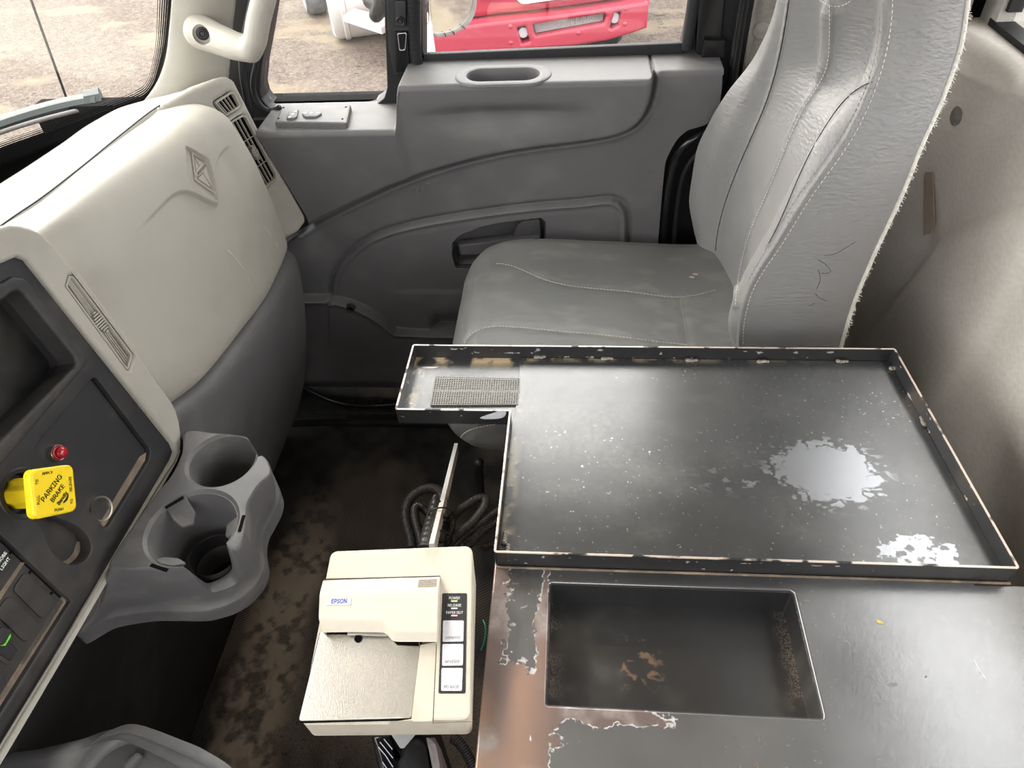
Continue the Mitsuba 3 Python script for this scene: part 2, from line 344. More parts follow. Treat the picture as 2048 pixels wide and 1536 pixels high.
# black rubber floor mat: fine diagonal ribs with brown dirt in between, pebbled towards the driver
_r0 = P(560, 1085, z=0.0); _r1 = P(780, 990, z=0.0); _rd = (_r1 - _r0)[:2] / np.linalg.norm((_r1 - _r0)[:2]); _rn = np.array([-_rd[1], _rd[0]])
def _ribs(p): return (p.x * float(_rn[0]) + p.y * float(_rn[1])) / 0.0058
def _peb(p): return smoothstep(0.71, 0.66, p.y + 0.55 * (p.x + 0.52) * 0.0 + 0.05 * (fbm(p.x * 9, p.y * 9, 0.0, 2) - 0.5))
def _floorc(p, n, uv):
    s = 0.5 + 0.5 * dr.sin(2 * np.pi * _ribs(p)); pe = _peb(p)
    d1, d2, r = voronoi(p.x * 300, p.y * 300)
    rel = mix(mi.Color3f(s), mi.Color3f(smoothstep(0.0, 0.35, d2 - d1)), pe).x
    big = fbm(p.x * 6 + 1, p.y * 4, 0.0, 4)
    strip = smoothstep(0.085, 0.02, dr.abs(p.x + 0.615 + 0.06 * (fbm(p.x * 12, p.y * 7, 3.0, 3) - 0.5))) * smoothstep(1.1, 0.75, p.y)
    dirt = dr.clip(0.75 * smoothstep(0.40, 0.68, big) + 0.9 * strip, 0, 1)
    col = mix((0.020, 0.019, 0.018), (0.210, 0.165, 0.120), dirt * (0.35 + 0.65 * rel))
    col = mix(col, mi.Color3f(0.46, 0.37, 0.275), 0.92 * strip * smoothstep(0.25, 0.62, fbm(p.x * 50, p.y * 50, 0.0, 3)))
    return col + 0.06 * rel * fbm(p.x * 30, p.y * 30, 0.0, 2)
def _floorb(p, n, uv):
    d1, d2, r = voronoi(p.x * 300, p.y * 300)
    return mix(mi.Color3f(0.0010 * (0.5 + 0.5 * dr.sin(2 * np.pi * _ribs(p)))), mi.Color3f(0.0012 * smoothstep(0.0, 0.4, d2 - d1)), _peb(p)).x
mat('floor_mat', _floorc, 0.6, 0.35, bump=_floorb, eps=4e-4)

# painted steel of the console and the tray, worn to bare metal where hands and boxes rub
def _chips(p, s, dens):
    f = fbm(p.x * s, p.y * s * 1.3 + p.z * s, 3.0, 2)
    return smoothstep(1 - dens, 1 - dens + 0.03, f) * smoothstep(0.38, 0.5, fbm(p.x * 9, p.y * 9, 6.0, 2))
def _traymask(p):
    q = fbm(p.x * 70, p.y * 110, 2.0, 3) - 0.5
    e = dr.sqrt(dr.square((p.x - 0.352) / 0.062) + dr.square((p.y - 0.648) / 0.047)) + 0.30 * (p.x - 0.352) * 4 * 0.0
    core = smoothstep(1.10, 0.95, e + 1.1 * q * smoothstep(0.3, 1.0, e))
    tail = smoothstep(0.11, 0.02, dr.abs(p.x - 0.26)) * smoothstep(0.035, 0.01, dr.abs(p.y - 0.63)) * smoothstep(0.10, 0.2, q)
    ring = smoothstep(1.6, 1.05, e) * smoothstep(0.12, 0.20, q)
    spot = smoothstep(1.2, 0.6, dr.sqrt(dr.square((p.x - 0.435) / 0.055) + dr.square((p.y - 0.520) / 0.03)))
    spot = smoothstep(0.0, 0.10, spot * 0.62 + fbm(p.x * 120, p.y * 150, 2.0, 3) - 0.92)
    return dr.clip(dr.maximum(dr.maximum(core, dr.maximum(tail, ring)), dr.maximum(spot, dr.maximum(_chips(p, 240, 0.145), _chips(p, 110, 0.10)))), 0, 1)
def _paint(p, n, uv):
    t = fbm(p.x * 5, p.y * 7, 0.0, 4); u = fbm(p.x * 160, p.y * 160, 0.0, 2)
    col = mix((0.020, 0.021, 0.022), (0.050, 0.050, 0.048), smoothstep(0.35, 0.7, t) * (0.5 + u))
    dust = smoothstep(0.03, 0.0, 0.876 - p.y) * smoothstep(-0.06, -0.12, p.x) + smoothstep(0.016, 0.0, dr.abs(p.x + 0.256)) * smoothstep(0.6, 0.75, p.y) + smoothstep(0.014, 0.0, dr.abs(p.x + 0.083)) * smoothstep(0.88, 0.4, p.y) * 0.8 \
        + 0.6 * smoothstep(0.012, 0.0, 0.876 - p.y) * smoothstep(0.5, -0.1, p.x) + 0.5 * smoothstep(0.02, 0.0, dr.abs(p.y - 0.742)) * smoothstep(-0.06, -0.1, p.x)
    col = mix(col, mi.Color3f(0.42, 0.33, 0.20), dr.clip(dust, 0, 1) * smoothstep(0.36, 0.62, fbm(p.x * 45, p.y * 45, 1.0, 4)))
    return col
scene['tray_steel'] = {'type': 'twosided', 'bsdf': {'type': 'blendbsdf', 'weight': mikit.proc(lambda p, n, uv: _traymask(p)),
    'a': {'type': 'principled', 'base_color': mikit.proc(_paint), 'roughness': mikit.proc(lambda p, n, uv: 0.22 + 0.16 * fbm(p.x * 9, p.y * 11, 0.0, 4)), 'eta': 2.2},
    'b': {'type': 'principled', 'base_color': {'type': 'rgb', 'value': [0.42, 0.43, 0.45]}, 'metallic': 1.0, 'roughness': 0.30}}}
scene['rim_worn'] = {'type': 'twosided', 'bsdf': {'type': 'blendbsdf', 'weight': mikit.proc(lambda p, n, uv: smoothstep(0.28, 0.42, fbm(p.x * 60, p.y * 60, p.z * 200, 3))),
    'a': {'type': 'principled', 'base_color': {'type': 'rgb', 'value': [0.02, 0.02, 0.02]}, 'roughness': 0.35},
    'b': {'type': 'principled', 'base_color': {'type': 'rgb', 'value': [0.72, 0.60, 0.52]}, 'metallic': 0.75, 'roughness': 0.38}}}
def _wear(p):
    q = fbm(p.x * 34, p.y * 34, 5.0, 4) - 0.5; f = fbm(p.x * 150, p.y * 150, 1.0, 3) - 0.5
    strip = (-0.077 - p.x) / 0.02
    blob = 1.15 - dr.sqrt(dr.square((p.x + 0.060) / 0.060) + dr.square((p.y - 0.315) / 0.042))
    lower = 1.0 - dr.sqrt(dr.square((p.x + 0.085) / 0.055) + dr.square((p.y - 0.262) / 0.06))
    lip = 1.0 - dr.sqrt(dr.square((p.x - 0.020) / 0.085) + dr.square((p.y - 0.306) / 0.011))
    edge = 1.0 - dr.abs(p.x + 0.030) / 0.010 - 3 * dr.maximum(0.0, p.y - 0.40) * 3
    return dr.maximum(dr.maximum(dr.maximum(strip, blob), dr.maximum(lower, lip)), edge) + 1.1 * q + 0.9 * f
def _conmask(p):
    return dr.clip(dr.maximum(smoothstep(0.0, 0.12, _wear(p)), dr.maximum(_chips(p, 170, 0.18) * smoothstep(0.36, 0.2, p.x), _chips(p, 70, 0.27) * smoothstep(0.29, 0.26, p.y) * smoothstep(0.2, 0.0, p.x))), 0, 1)
def _conpaint(p, n, uv):
    t = fbm(p.x * 6, p.y * 6, 0.0, 4); w = _wear(p)
    col = mix((0.016, 0.017, 0.020), (0.045, 0.046, 0.048), smoothstep(0.4, 0.7, t))
    chalk = smoothstep(-0.16, -0.02, w) * smoothstep(0.42, 0.58, fbm(p.x * 170, p.y * 170, 0.0, 3))
    return mix(col, mi.Color3f(0.40, 0.40, 0.40), 0.9 * chalk)
def _conbare(p, n, uv):
    t = fbm(p.x * 10, p.y * 7, 2.0, 3); c = mix((0.25, 0.195, 0.18), (0.48, 0.31, 0.235), smoothstep(0.42, 0.66, t) * smoothstep(0.0, -0.07, p.x))
    s = fbm(p.x * 40 + p.y * 260, p.y * 40 - p.x * 260, 3.0, 2)
    return mix(c, mi.Color3f(0.46, 0.41, 0.385), 0.8 * smoothstep(0.5, 0.75, fbm(p.x * 22, p.y * 22, 9.0, 3)) * (0.5 + s))
scene['console_steel'] = {'type': 'twosided', 'bsdf': {'type': 'bumpmap', 'bump': mikit.proc(grain(420, 0.00005), eps=5e-4), 'scale': 1.0, 'bsdf': {'type': 'blendbsdf', 'weight': mikit.proc(lambda p, n, uv: _conmask(p)),
    'a': {'type': 'principled', 'base_color': mikit.proc(_conpaint), 'roughness': mikit.proc(lambda p, n, uv: 0.22 + 0.14 * fbm(p.x * 8, p.y * 8, 0.0, 3)), 'eta': 3.1},
    'b': {'type': 'principled', 'base_color': mikit.proc(_conbare), 'metallic': 0.8, 'roughness': 0.42}}}}
def _pocket(p, n, uv):
    t = fbm(p.x * 12, p.y * 12, 0.0, 4); g = smoothstep(0.025, 0.0, dr.minimum(dr.abs(p.x + 0.025), dr.abs(p.x - 0.272))) * smoothstep(0.3, 0.75, fbm(p.x * 900, p.y * 900, 0.0, 2)) * smoothstep(0.3, 0.6, fbm(p.x * 60, p.y * 60, 0.0, 2))
    col = mix((0.016, 0.016, 0.017), (0.050, 0.048, 0.045), smoothstep(0.4, 0.75, t))
    g = g * smoothstep(0.4, 0.6, n.z)
    rust = smoothstep(0.4, 0.6, n.z) * smoothstep(0.64, 0.80, fbm(p.x * 90, p.y * 110, 4.0, 4)) * smoothstep(0.05, 0.02, dr.abs(p.x - 0.075)) * smoothstep(0.04, 0.02, dr.abs(p.y - 0.39))
    return mix(mix(col, mi.Color3f(0.30, 0.23, 0.17), 0.4 * g), mi.Color3f(0.26, 0.16, 0.09), 0.45 * rust)
mat('pocket_steel', _pocket, lambda p, n, uv: 0.26 + 0.2 * fbm(p.x * 9, p.y * 9, 0.0, 3), 1.0)

# ------------------------------------------------------------------ the cab's shell
def struct(key, mesh, bsdf, smooth=False, label=None):
    k = add(key, mesh, bsdf, smooth); lab(k, label, kind='structure'); return k
struct('ground', box((-60, -40, -1.25), (60, 80, -1.15)), 'gravel', label='pale gravel and sand yard outside the cab')
struct('floor', box((-1.30, -0.75, -0.03), (0.80, 1.47, 0.0)), 'floor_mat', label='black ribbed rubber floor mat covered in brown dust')
struct('ceiling', box((-0.62, -0.78, 1.72), (0.80, 1.50, 1.76)), 'headliner')

# windshield: a curved sheet that turns the corner at the passenger's pillar
_wy = np.array([-0.80, -0.6, 0.0, 0.5, 0.8, 1.0, 1.14, 1.26, 1.34, 1.40]); _wx = np.array([-1.02, -1.16, -1.31, -1.28, -1.19, -1.105, -1.03, -0.945, -0.868, -0.80])
_wxf = CubicSpline(_wy, _wx)
def wind(y, z):
    k = (z - 0.86) / 0.80
    return np.stack([_wxf(y) + 0.50 * k, y + 0 * k - 0.03 * k * np.sign(y - 0.3) * 0, np.broadcast_to(z, np.shape(y)) + 0 * k], -1)
_gy, _gz = np.meshgrid(np.r_[np.linspace(-0.8, 1.0, 30), np.linspace(1.02, 1.40, 30)], np.linspace(0.845, 1.66, 18), indexing='ij')
struct('window_1', gridmesh(wind(_gy, _gz)), 'window_glass', True, 'windshield pane with a dotted black border at its lower corner')
# black printed border of the glass and its rows of dots
def wpx(px, py):                                  # the windshield point seen at this pixel
    d = ray(px, py); t = 1.2
    for _ in range(60):
        q = CAM + d * t; e = q[0] - wind(np.array(q[1]), q[2])[0]; t -= e / (d[0] - 0.625 * d[2] - _wxf(q[1], 1) * d[1]) * 0.9
    return CAM + d * t
_edge = [wpx(*q) for q in [(-60, 330), (0, 300), (100, 264), (200, 226), (258, 204), (288, 190), (304, 172), (316, 140), (325, 100), (330, 60), (335, 0), (341, -60)]]
_edge = pspl(_edge, 110); _low = pspl([wpx(*q) for q in [(-60, 420), (0, 380), (100, 320), (210, 262), (290, 235), (330, 190), (345, 140), (352, 100), (356, 60), (360, 0), (366, -60)]], 110)
_ind = np.array([0.010, -0.006, 0.006])
add('window_1__border', gridmesh(np.stack([_edge + (_low - _edge) * k + _ind * .4 for k in np.linspace(0, 1, 8)], 1), 0.001), 'gloss_black', True)
_dots = []
for k in range(2600 // 9 * 9 // 9):
    s = k / 288.0 * (len(_edge) - 1); i = min(int(s), len(_edge) - 2); q = _edge[i] + (_edge[i + 1] - _edge[i]) * (s - i); o = _edge[i] - _low[i]; o /= np.linalg.norm(o)
    t = _edge[i + 1] - _edge[i]; t /= np.linalg.norm(t); n = np.cross(t, o); n *= np.sign(n @ (CAM - q))
    for r in range(5):
        c = q + o * (0.0022 + 0.0043 * r) + t * (0.0022 if r % 2 else 0) + n * .003; rr = 0.00195 - 0.00026 * r
        a = np.arange(6) * np.pi / 3; _dots.append(trimesh.Trimesh(np.vstack([c + rr * (np.cos(x) * t + np.sin(x) * o) for x in a]), [[0, 1, 2], [0, 2, 3], [0, 3, 4], [0, 4, 5]], process=False))
lab(add('window_1__border__dot_rows', _dots, 'gloss_black'), kind='stuff')
_fy = np.linspace(-0.8, 1.40, 40)
struct('wall_front', gridmesh(np.stack([np.stack([_wxf(_fy) - .01, _fy, np.full(40, z)], 1) for z in (-0.05, 0.3, 0.6, 0.825)], 0), 0.01, facing=(0, 0.3, 0.5)), 'black_void')
struct('trim_1', box((-0.84, -0.80, 1.62), (-0.55, 1.50, 1.76)), 'headliner')
# driver's side, outside the picture: door with a wide window
struct('wall_left', [box((-1.30, -0.70, -0.05), (0.75, -0.64, 0.90)), box((0.36, -0.70, 0.90), (0.75, -0.64, 1.74)), box((-0.62, -0.70, 1.58), (0.75, -0.64, 1.74)), box((-0.80, -0.70, .9), (-0.72, -0.64, 1.3))], 'grey_plastic')
# passenger's side behind the door
struct('wall_right', [box((-1.2, 1.475, -0.05), (0.36, 1.52, 0.80)), box((0.35, 1.46, -0.05), (0.80, 1.52, 1.74)), box((-0.8, 1.475, 1.60), (0.40, 1.52, 1.74))], 'black_void')

# rear wall: felt-lined moulding with raised panels, a ledge and a wide window over it
_ny, _nz = 260, 240
_Y, _Zz = np.meshgrid(np.linspace(-0.66, 1.47, _ny), np.linspace(0.0, 0.908, _nz), indexing='ij')
_D = np.zeros_like(_Y)
def rpx(pts): return PL(pts, x=0.66)[:, 1:]
_pan = np.vstack([rpx([(1845, 470), (1900, 440), (1985, 402), (2020, 412), (2060, 445)]), [[0.95, 0.60], [0.95, 0.2], [1.35, 0.2]]])
_ip = inside(_Y, _Zz, ccw(_pan)); _D += 0.018 * sm(-0.004, 0.03, _ip)
_pock = np.vstack([rpx([(1900, 148), (1975, 186), (1992, 160), (1965, 120)]), []] if False else [rpx([(1890, 120), (1905, 152), (1972, 187), (1990, 178), (1995, 150)])])
_dd, _sd, _ = sdist(_Y, _Zz, _pock); _D += 0.012 * np.exp(-(_dd / 0.012) ** 2)
_D += 0.05 * sm(0.30, 0.0, _Zz) * 0 + 0.03 * sm(1.22, 1.44, _Y)          # the wall curves forward into the corner
_G = np.stack([0.70 - _D, _Y, _Zz], -1)
_led = []
for k in range(10):                                 # rounded ledge under the rear window
    a = k / 9 * np.pi / 2; _led.append(np.stack([0.70 - _D[:, -1] + 0.03 * (1 - math.cos(a)), _Y[:, -1], np.full(_ny, 0.908 + 0.024 * math.sin(a))], -1))
_led.append(np.stack([np.full(_ny, 0.80), _Y[:, -1], np.full(_ny, 0.93)], -1))
_G = np.concatenate([_G, np.stack(_led, 1)], 1)
struct('wall_back', gridmesh(_G), 'felt', True, 'felt-lined beige rear wall with a raised panel and ledge under the window')
add('wall_back__header', [box((0.74, -0.70, 1.56), (0.80, 1.5, 1.76)), box((0.74, -0.70, 0.9), (0.80, -0.40, 1.76)), box((0.74, 1.40, 0.9), (0.80, 1.5, 1.76)), box((0.78, -0.7, -0.05), (0.80, 1.5, 0.925))], 'headliner')
_c = P(1911, 232, x=0.688)
add('wall_back__plug', Frame(_c, (0, 1, 0), (-1, 0, 0)).put(lathe([(0, .004), (.012, .004), (.0165, .001), (.017, -.006)])), 'felt_dark', 40)
_st = PL([(1847, 345), (1865, 345), (1868, 440), (1862, 466), (1846, 470)], x=0.684)[:, 1:]
add('wall_back__strip', Frame((0.687, 0, 0), (0, 1, 0), (-1, 0, 0)).put(slab(np.stack([_st[:, 0], -_st[:, 1]], 1) * [1, 1] if False else _st * [1, -1], .004, .001)) if False else Frame((0.6855, 0, 0), (0, -1, 0), (-1, 0, 0)).put(slab(_st * [-1, 1], .0015, .0005)), 'felt_tan')
struct('window_4', box((0.765, -0.40, 0.935), (0.769, 1.40, 1.58)), 'window_glass', label='rear window pane over the felt ledge')
_fz = 0.936
add('window_4__frame', [box((0.738, -0.42, _fz - 0.012), (0.772, 1.42, _fz + 0.006)), box((0.748, -0.42, 1.55), (0.772, 1.42, 1.58)), box((0.748, 1.39, .96), (0.772, 1.42, 1.58)), box((0.748, -0.42, .96), (0.772, -0.39, 1.58))], 'black_rubber')

# ------------------------------------------------------------------ passenger door
DF = Frame((0, 1.50, 0), (1, 0, 0), (0, -1, 0))     # u = x, v = z, w towards the cab
def dpx(pts, y): q = PL(pts, y=y); return q[:, [0, 2]]
door = 'door_1'
lab(door, 'dark grey moulded passenger door with a pale sill, pull scoop and map pocket', kind='structure')
_vent = np.vstack([dpx([(548, 0), (537, 70), (526, 130), (522, 176)], 1.455), dpx([(527, 195), (541, 213), (600, 217), (700, 217), (752, 206), (770, 192)], 1.455), dpx([(776, 172), (773, 90), (769, 0)], 1.455), [[-0.335, 1.30], [-0.33, 1.55], [-0.36, 1.58], [-0.42, 1.58], [-0.45, 1.54]]])
_main = np.vstack([dpx([(846, 0), (848, 122), (1364, 100), (1385, 0)], 1.455), [[0.235, 1.30], [0.24, 1.56], [0.21, 1.59], [-0.25, 1.59], [-0.28, 1.56]]])
_vent, _main = roundpoly(_vent, 0.012), ccw(_main)
_outl = ccw([(-0.73, 0.74), (0.32, 0.70), (0.335, 1.0), (0.34, 1.72), (-0.40, 1.72), (-0.72, 1.05)])
add(door + '__window_frame', DF.put(slab(_outl, 0.055, 0.004, [_vent, _main])), 'black_rubber', 30)
lab(add('window_2', DF.put(slab(_vent, 0.003), w=0.02), 'window_glass'), 'quarter window pane in the front of the passenger door', kind='structure')
lab(add('window_3', DF.put(slab(_main, 0.003), w=0.015), 'window_glass'), 'main window pane of the passenger door', kind='structure')
add(door + '__jamb', DF.put(slab([(-0.86, -0.02), (0.36, -0.02), (0.36, 0.78), (-0.86, 0.78)], 0.07)), 'black_rubber')

NU, NF, NS, NA = 620, 430, 64, 8
_u = np.linspace(0, 1, NU)
def _ztop(x): return 0.803 + 0.085 * sm(-0.352, -0.328, x)
def _xl(z): return -0.86 + (0.274 - 0.215 * np.maximum(z - 0.60, 0)) * sm(0.50, 0.575, z)
_rb = PL([(1443, 130), (1440, 210), (1414, 250), (1374, 264), (1349, 290), (1330, 335), (1314, 520), (1300, 700)], y=1.35)
_rz, _rx = np.r_[_rb[:, 2], 0.0][::-1], np.r_[_rb[:, 0], 0.20][::-1]
_xr = lambda z: PchipInterpolator(_rz, _rx)(np.clip(z, 0, _rz[-1]))
_c1 = spl(dpx([(596, 470), (650, 437), (700, 412), (780, 374), (850, 347), (925, 324), (1000, 306), (1080, 293), (1150, 284), (1220, 272), (1262, 256), (1290, 225), (1302, 190), (1307, 150)], 1.345), 60)
_c2 = spl(dpx([(662, 592), (668, 552), (692, 512), (740, 474), (800, 452), (870, 437), (1000, 417), (1100, 406), (1190, 398), (1228, 397), (1249, 410), (1257, 440), (1255, 510), (1250, 600)], 1.355), 60)
_mp = spl(dpx([(560, 590), (640, 591), (690, 596), (735, 614), (768, 636), (784, 650)], 1.35), 30)
_mp = np.vstack([_mp, dpx([(792, 657), (860, 660), (1010, 662), (1150, 664)], 1.35)])
_hr = roundpoly(dpx([(905, 505), (908, 480), (925, 464), (960, 450), (1010, 441), (1083, 432), (1092, 440), (1090, 500), (1085, 527), (912, 532)], 1.36), 0.008)
_sc = dpx([(1010, 226)], 1.335)[0]
def door_in(x, z):                                   # how far the face stands in from y = 1.36
    zt = _ztop(x); up = np.clip((z - 0.55) / (zt - 0.55), 0, 1)
    d1, s1, a1 = sdist(x, z, _c1); above = np.where(s1 > 0, d1, -d1)
    D = 0.006 + sm(-0.004, 0.006, above) * (0.010 + 0.030 * up ** 1.3)
    D -= 0.013 * np.exp(-(d1 / 0.0055) ** 2)
    D += 0.004 * np.exp(-((above + 0.010) / 0.006) ** 2)
    d2, s2, a2 = sdist(x, z, _c2); below = np.where(s2 > 0, -d2, d2)
    D -= 0.009 * np.exp(-(d2 / 0.006) ** 2) - 0.006 * np.exp(-((below - 0.009) / 0.006) ** 2)
    D += 0.004 * sm(0.0, 0.03, below) * sm(0.2, 0.03, below)
    ex, ez = (x - _sc[0]) / 0.125, (z - _sc[1]) / 0.028
    D -= 0.020 * np.exp(-(np.abs(ex) ** 2.6)) * np.where(ez > 0, np.exp(-(ez / 0.55) ** 2), np.exp(-(ez / 1.4) ** 2))
    dm, sm_, am = sdist(x, z, _mp); low = np.where(sm_ > 0, -dm, dm); right = sm(-0.36, -0.33, x)
    D += sm(-0.002, 0.004, low) * (0.020 + 0.010 * np.exp(-(low / 0.012) ** 2))
    D -= right * np.exp(-(np.maximum(-low, 0) / 0.035) ** 2) * (low < 0) * 0.030
    D += 0.003 * sm(0.0, 0.02, dpx([(800, 575)], 1.355)[0][1] - z) * sm(-0.45, -0.4, x) * (low < 0)
    D -= 0.050 * sm(0.0, 0.0035, inside(x, z, _hr))
    D -= 0.05 * sm(0.11, 0.02, z)
    return D
_rows = []
_zt = _ztop(-0.665 + 0.965 * _u)
_xt = -0.632 + (_xr(np.full(NU, 0.86)) + 0.632) * _u; _zt = _ztop(_xt); _r = 0.010
_yin = 1.36 - door_in(_xt, _zt - _r)
_ov = rrect(-.203, 1.325, -.067, 1.385, .029, 12)
_gr = PL([(1297, 100), (1308, 150)], z=0.885)[:, :2]
for k in range(NS):
    y = 1.458 + (_yin + _r - 1.458) * k / NS
    zz = _zt - 0.035 * sm(0.0, 0.004, inside(_xt, y, _ov)) * (_xt > -0.3)
    dg, _, _ = sdist(_xt, y, _gr); zz = zz - 0.006 * np.exp(-(dg / 0.003) ** 2)
    _rows.append(np.stack([_xt, y, zz], -1))
for k in range(NA):
    a = k / NA * np.pi / 2; _rows.append(np.stack([_xt, _yin + _r - _r * math.sin(a), _zt - _r + _r * math.cos(a)], -1))
for k in range(NF):
    def _row(zt):                                       # rows bunch up under the stepped sill and lie level below it
        return zt - _r + (0.70 - zt + _r) * (k / 110) if k < 110 else np.full(NU, 0.70 + (0.035 - 0.70) * (k - 110) / (NF - 111))
    zz = _row(_zt); xr, xl = _xr(zz), _xl(zz); x = xl + (xr - xl) * _u
    zz = _row(_ztop(x))
    _rows.append(np.stack([x, 1.36 - door_in(x, zz), zz], -1))
add(door + '__panel', gridmesh(np.stack(_rows, 0)), 'grey_plastic', True)

# ------------------------------------------------------------------ fittings of the passenger door
def onz(pts, z): return PL(pts, z=z)[:, :2]
UP = Frame((0, 0, 0), (1, 0, 0), (0, 0, 1))
SZ = 0.888
_oo = rrect(-.226, 1.306, -.044, 1.404, .048, 12)
_oi = rrect(-.203, 1.325, -.067, 1.385, .029, 12)
add(door + '__cup_ring', UP.put(slab(_oo, 0.0055, 0.0045, [_oi], z0=SZ - 0.002)), 'grey_plastic', 40)
add(door + '__cup_bowl', UP.put(slab(_oi, 0.001, z0=SZ - 0.034)), 'black_plastic')
# switch plate on the low sill
_sp = roundpoly(onz([(549, 246), (566, 211), (702, 210), (694, 248)], 0.812), 0.006)
sp = add(door + '__switch_plate', UP.put(slab(_sp, 0.014, 0.004, z0=0.800)), 'grey_plastic', 40)
for pts, r in (([(571, 236), (578, 219), (597, 216), (594, 232), (586, 237)], .006), ([(603, 226), (611, 218), (637, 218), (644, 226), (632, 233), (608, 233)], .008)):
    k = add(sp + '__button', UP.put(slab(roundpoly(onz(pts, 0.818), r), 0.006, 0.003, z0=0.812)), 'grey_plastic', 40)
    c = onz([np.mean(pts, 0)], 0.8185)[0]; tri = []
    for s in (-1, 1):
        d = np.array([1.0, 0.0]) if len(pts) == 6 else np.array([0.15, 0.98]); n = np.array([-d[1], d[0]]); q = c + d * s * .011
        tri.append(slab(ccw([q + d * s * .008, q + n * .004, q - n * .004]), 0.0006, z0=0.8178))
    tri.append(slab(circle(c[0], c[1], .0035, 12), 0.0006, z0=0.8178))
    add(k.replace(sp, sp) if False else sp + '__button_mark', UP.put(trimesh.util.concatenate(tri)), 'label_silver')
for q in [(567, 215), (692, 214), (557, 237), (685, 238)]:
    c = onz([q], 0.814)[0]; add(sp + '__pin_hole', UP.put(slab(circle(c[0], c[1], 0.0022, 12), 0.0008, z0=0.8137)), 'black_void')
# seal strip under the main window and the edge of its glass run
_bs = dpx([(846, 133), (846, 109), (1368, 86), (1368, 110)], 1.44)
add(door + '__belt_seal', Frame((0, 1.452, 0), (1, 0, 0), (0, -1, 0)).put(slab(ccw(_bs), 0.012, 0.003)), 'black_rubber', 30)
# pillar between the two panes: plate, catch, felt channel, bolt
FP = Frame((0, 1.445, 0), (1, 0, 0), (0, -1, 0))
pil = door + '__window_pillar'
add(pil, FP.put(slab(ccw(np.vstack([dpx([(774, 0), (778, 95), (790, 150), (842, 133), (842, 0)], 1.44), [[-0.255, 1.30], [-0.25, 1.58], [-0.335, 1.58], [-0.335, 1.3]]])), 0.012, 0.003)), 'black_plastic', 30)
add(pil + '__catch_plate', Frame((0, 1.433, 0), (1, 0, 0), (0, -1, 0)).put(slab(roundpoly(dpx([(791, 0), (813, 0), (813, 52), (792, 53)], 1.43), .003), 0.008, 0.003)), 'black_plastic', 30)
_b = P(801, 42, y=1.424); FB = Frame(_b, (1, 0, 0), (0, -1, 0))
add(pil + '__bolt', FB.put(lathe([(0, .0045), (.0035, .0045), (.004, .001), (.0055, .003), (.0075, .0035), (.0085, .002), (.009, -.002)], 24)), 'black_plastic', 40)
add(pil + '__catch', Frame((0, 1.433, 0), (1, 0, 0), (0, -1, 0)).put(slab(ccw(dpx([(790, 62), (815, 62), (820, 128), (826, 142), (792, 146)], 1.43)), 0.007, 0.003)), 'gloss_black', 30)
_cf = roundpoly(dpx([(794, 67), (814, 65), (811, 101), (798, 103)], 1.422), .003); _cg = roundpoly(dpx([(796.5, 69.5), (812, 67.5), (809, 99), (800, 100.5)], 1.422), .003)
add(pil + '__catch_bezel', Frame((0, 1.426, 0), (1, 0, 0), (0, -1, 0)).put(slab(_cf, 0.004, 0.001, [_cg])), 'steel', 30)
_ch = spl([P(828, -60, y=1.43), P(828, 0, y=1.43), P(829, 60, y=1.43), P(833, 110, y=1.43), P(837, 132, y=1.43)], 60)
_chw = np.vstack([_ch + [0.0 + 0.0006 * math.sin(i * 2.1), 0, 0] for i in range(1)])
add(pil + '__felt_channel', tube(np.vstack([[(-0.27, 1.43, 1.56)], _chw]), np.r_[0.0105, 0.0105 + 0.0008 * np.sin(np.arange(60) * 2.2)], 10), 'felt_channel', True)
# rear edge of the window opening: rubber channel, glossy post, corner cover
add(door + '__glass_run', tube([(0.232, 1.435, 1.58), P(1387, 0, y=1.435), P(1379, 60, y=1.435), P(1374, 98, y=1.435)], 0.011, 10), 'black_rubber', True)
add(door + '__window_post', Frame((0, 1.445, 0), (1, 0, 0), (0, -1, 0)).put(slab(ccw(np.vstack([dpx([(1396, 0), (1391, 104), (1403, 118), (1440, 118), (1452, 0)], 1.43), [[0.275, 1.58], [0.24, 1.58]]])), 0.014, 0.004)), 'gloss_black', 30)
add(door + '__corner_cover', Frame((0, 1.43, 0), (1, 0, 0), (0, -1, 0)).put(slab(roundpoly(dpx([(1407, 79), (1452, 80), (1450, 118), (1402, 119)], 1.42), .003), 0.012, 0.003)), 'gloss_black', 30)
# handle in its recess
hd = door + '__handle'
FH = Frame((0, 1.402, 0), (1, 0, 0), (0, -1, 0))
_hrb = roundpoly(dpx([(903, 506), (906, 479), (924, 462), (959, 448), (1010, 439), (1084, 430), (1095, 438), (1093, 500), (1088, 531), (910, 536)], 1.355), .008)
_hri = roundpoly(dpx([(907, 505), (910, 480), (926, 465), (961, 452), (1010, 443), (1082, 435), (1089, 441), (1087, 500), (1083, 526), (913, 531)], 1.355), .008)
add(door + '__handle_bezel', Frame((0, 1.359, 0), (1, 0, 0), (0, -1, 0)).put(slab(_hrb, 0.007, 0.003, [_hri])), 'black_plastic', 30)
lev = add(hd, Frame((0, 1.384, 0), (1, 0, 0), (0, -1, 0)).put(slab(roundpoly(dpx([(916, 489), (1000, 480), (1060, 474), (1082, 470), (1082, 500), (1040, 507), (920, 511)], 1.368), .003), 0.018, 0.005)), 'grey_plastic', 30)
add(hd + '__paddle', Frame((0, 1.396, 0), (1, 0, 0), (0, -1, 0)).put(slab(roundpoly(dpx([(1024, 478), (1034, 450), (1045, 443), (1080, 438), (1083, 476)], 1.38), .005), 0.016, 0.004)), 'grey_plastic', 30)
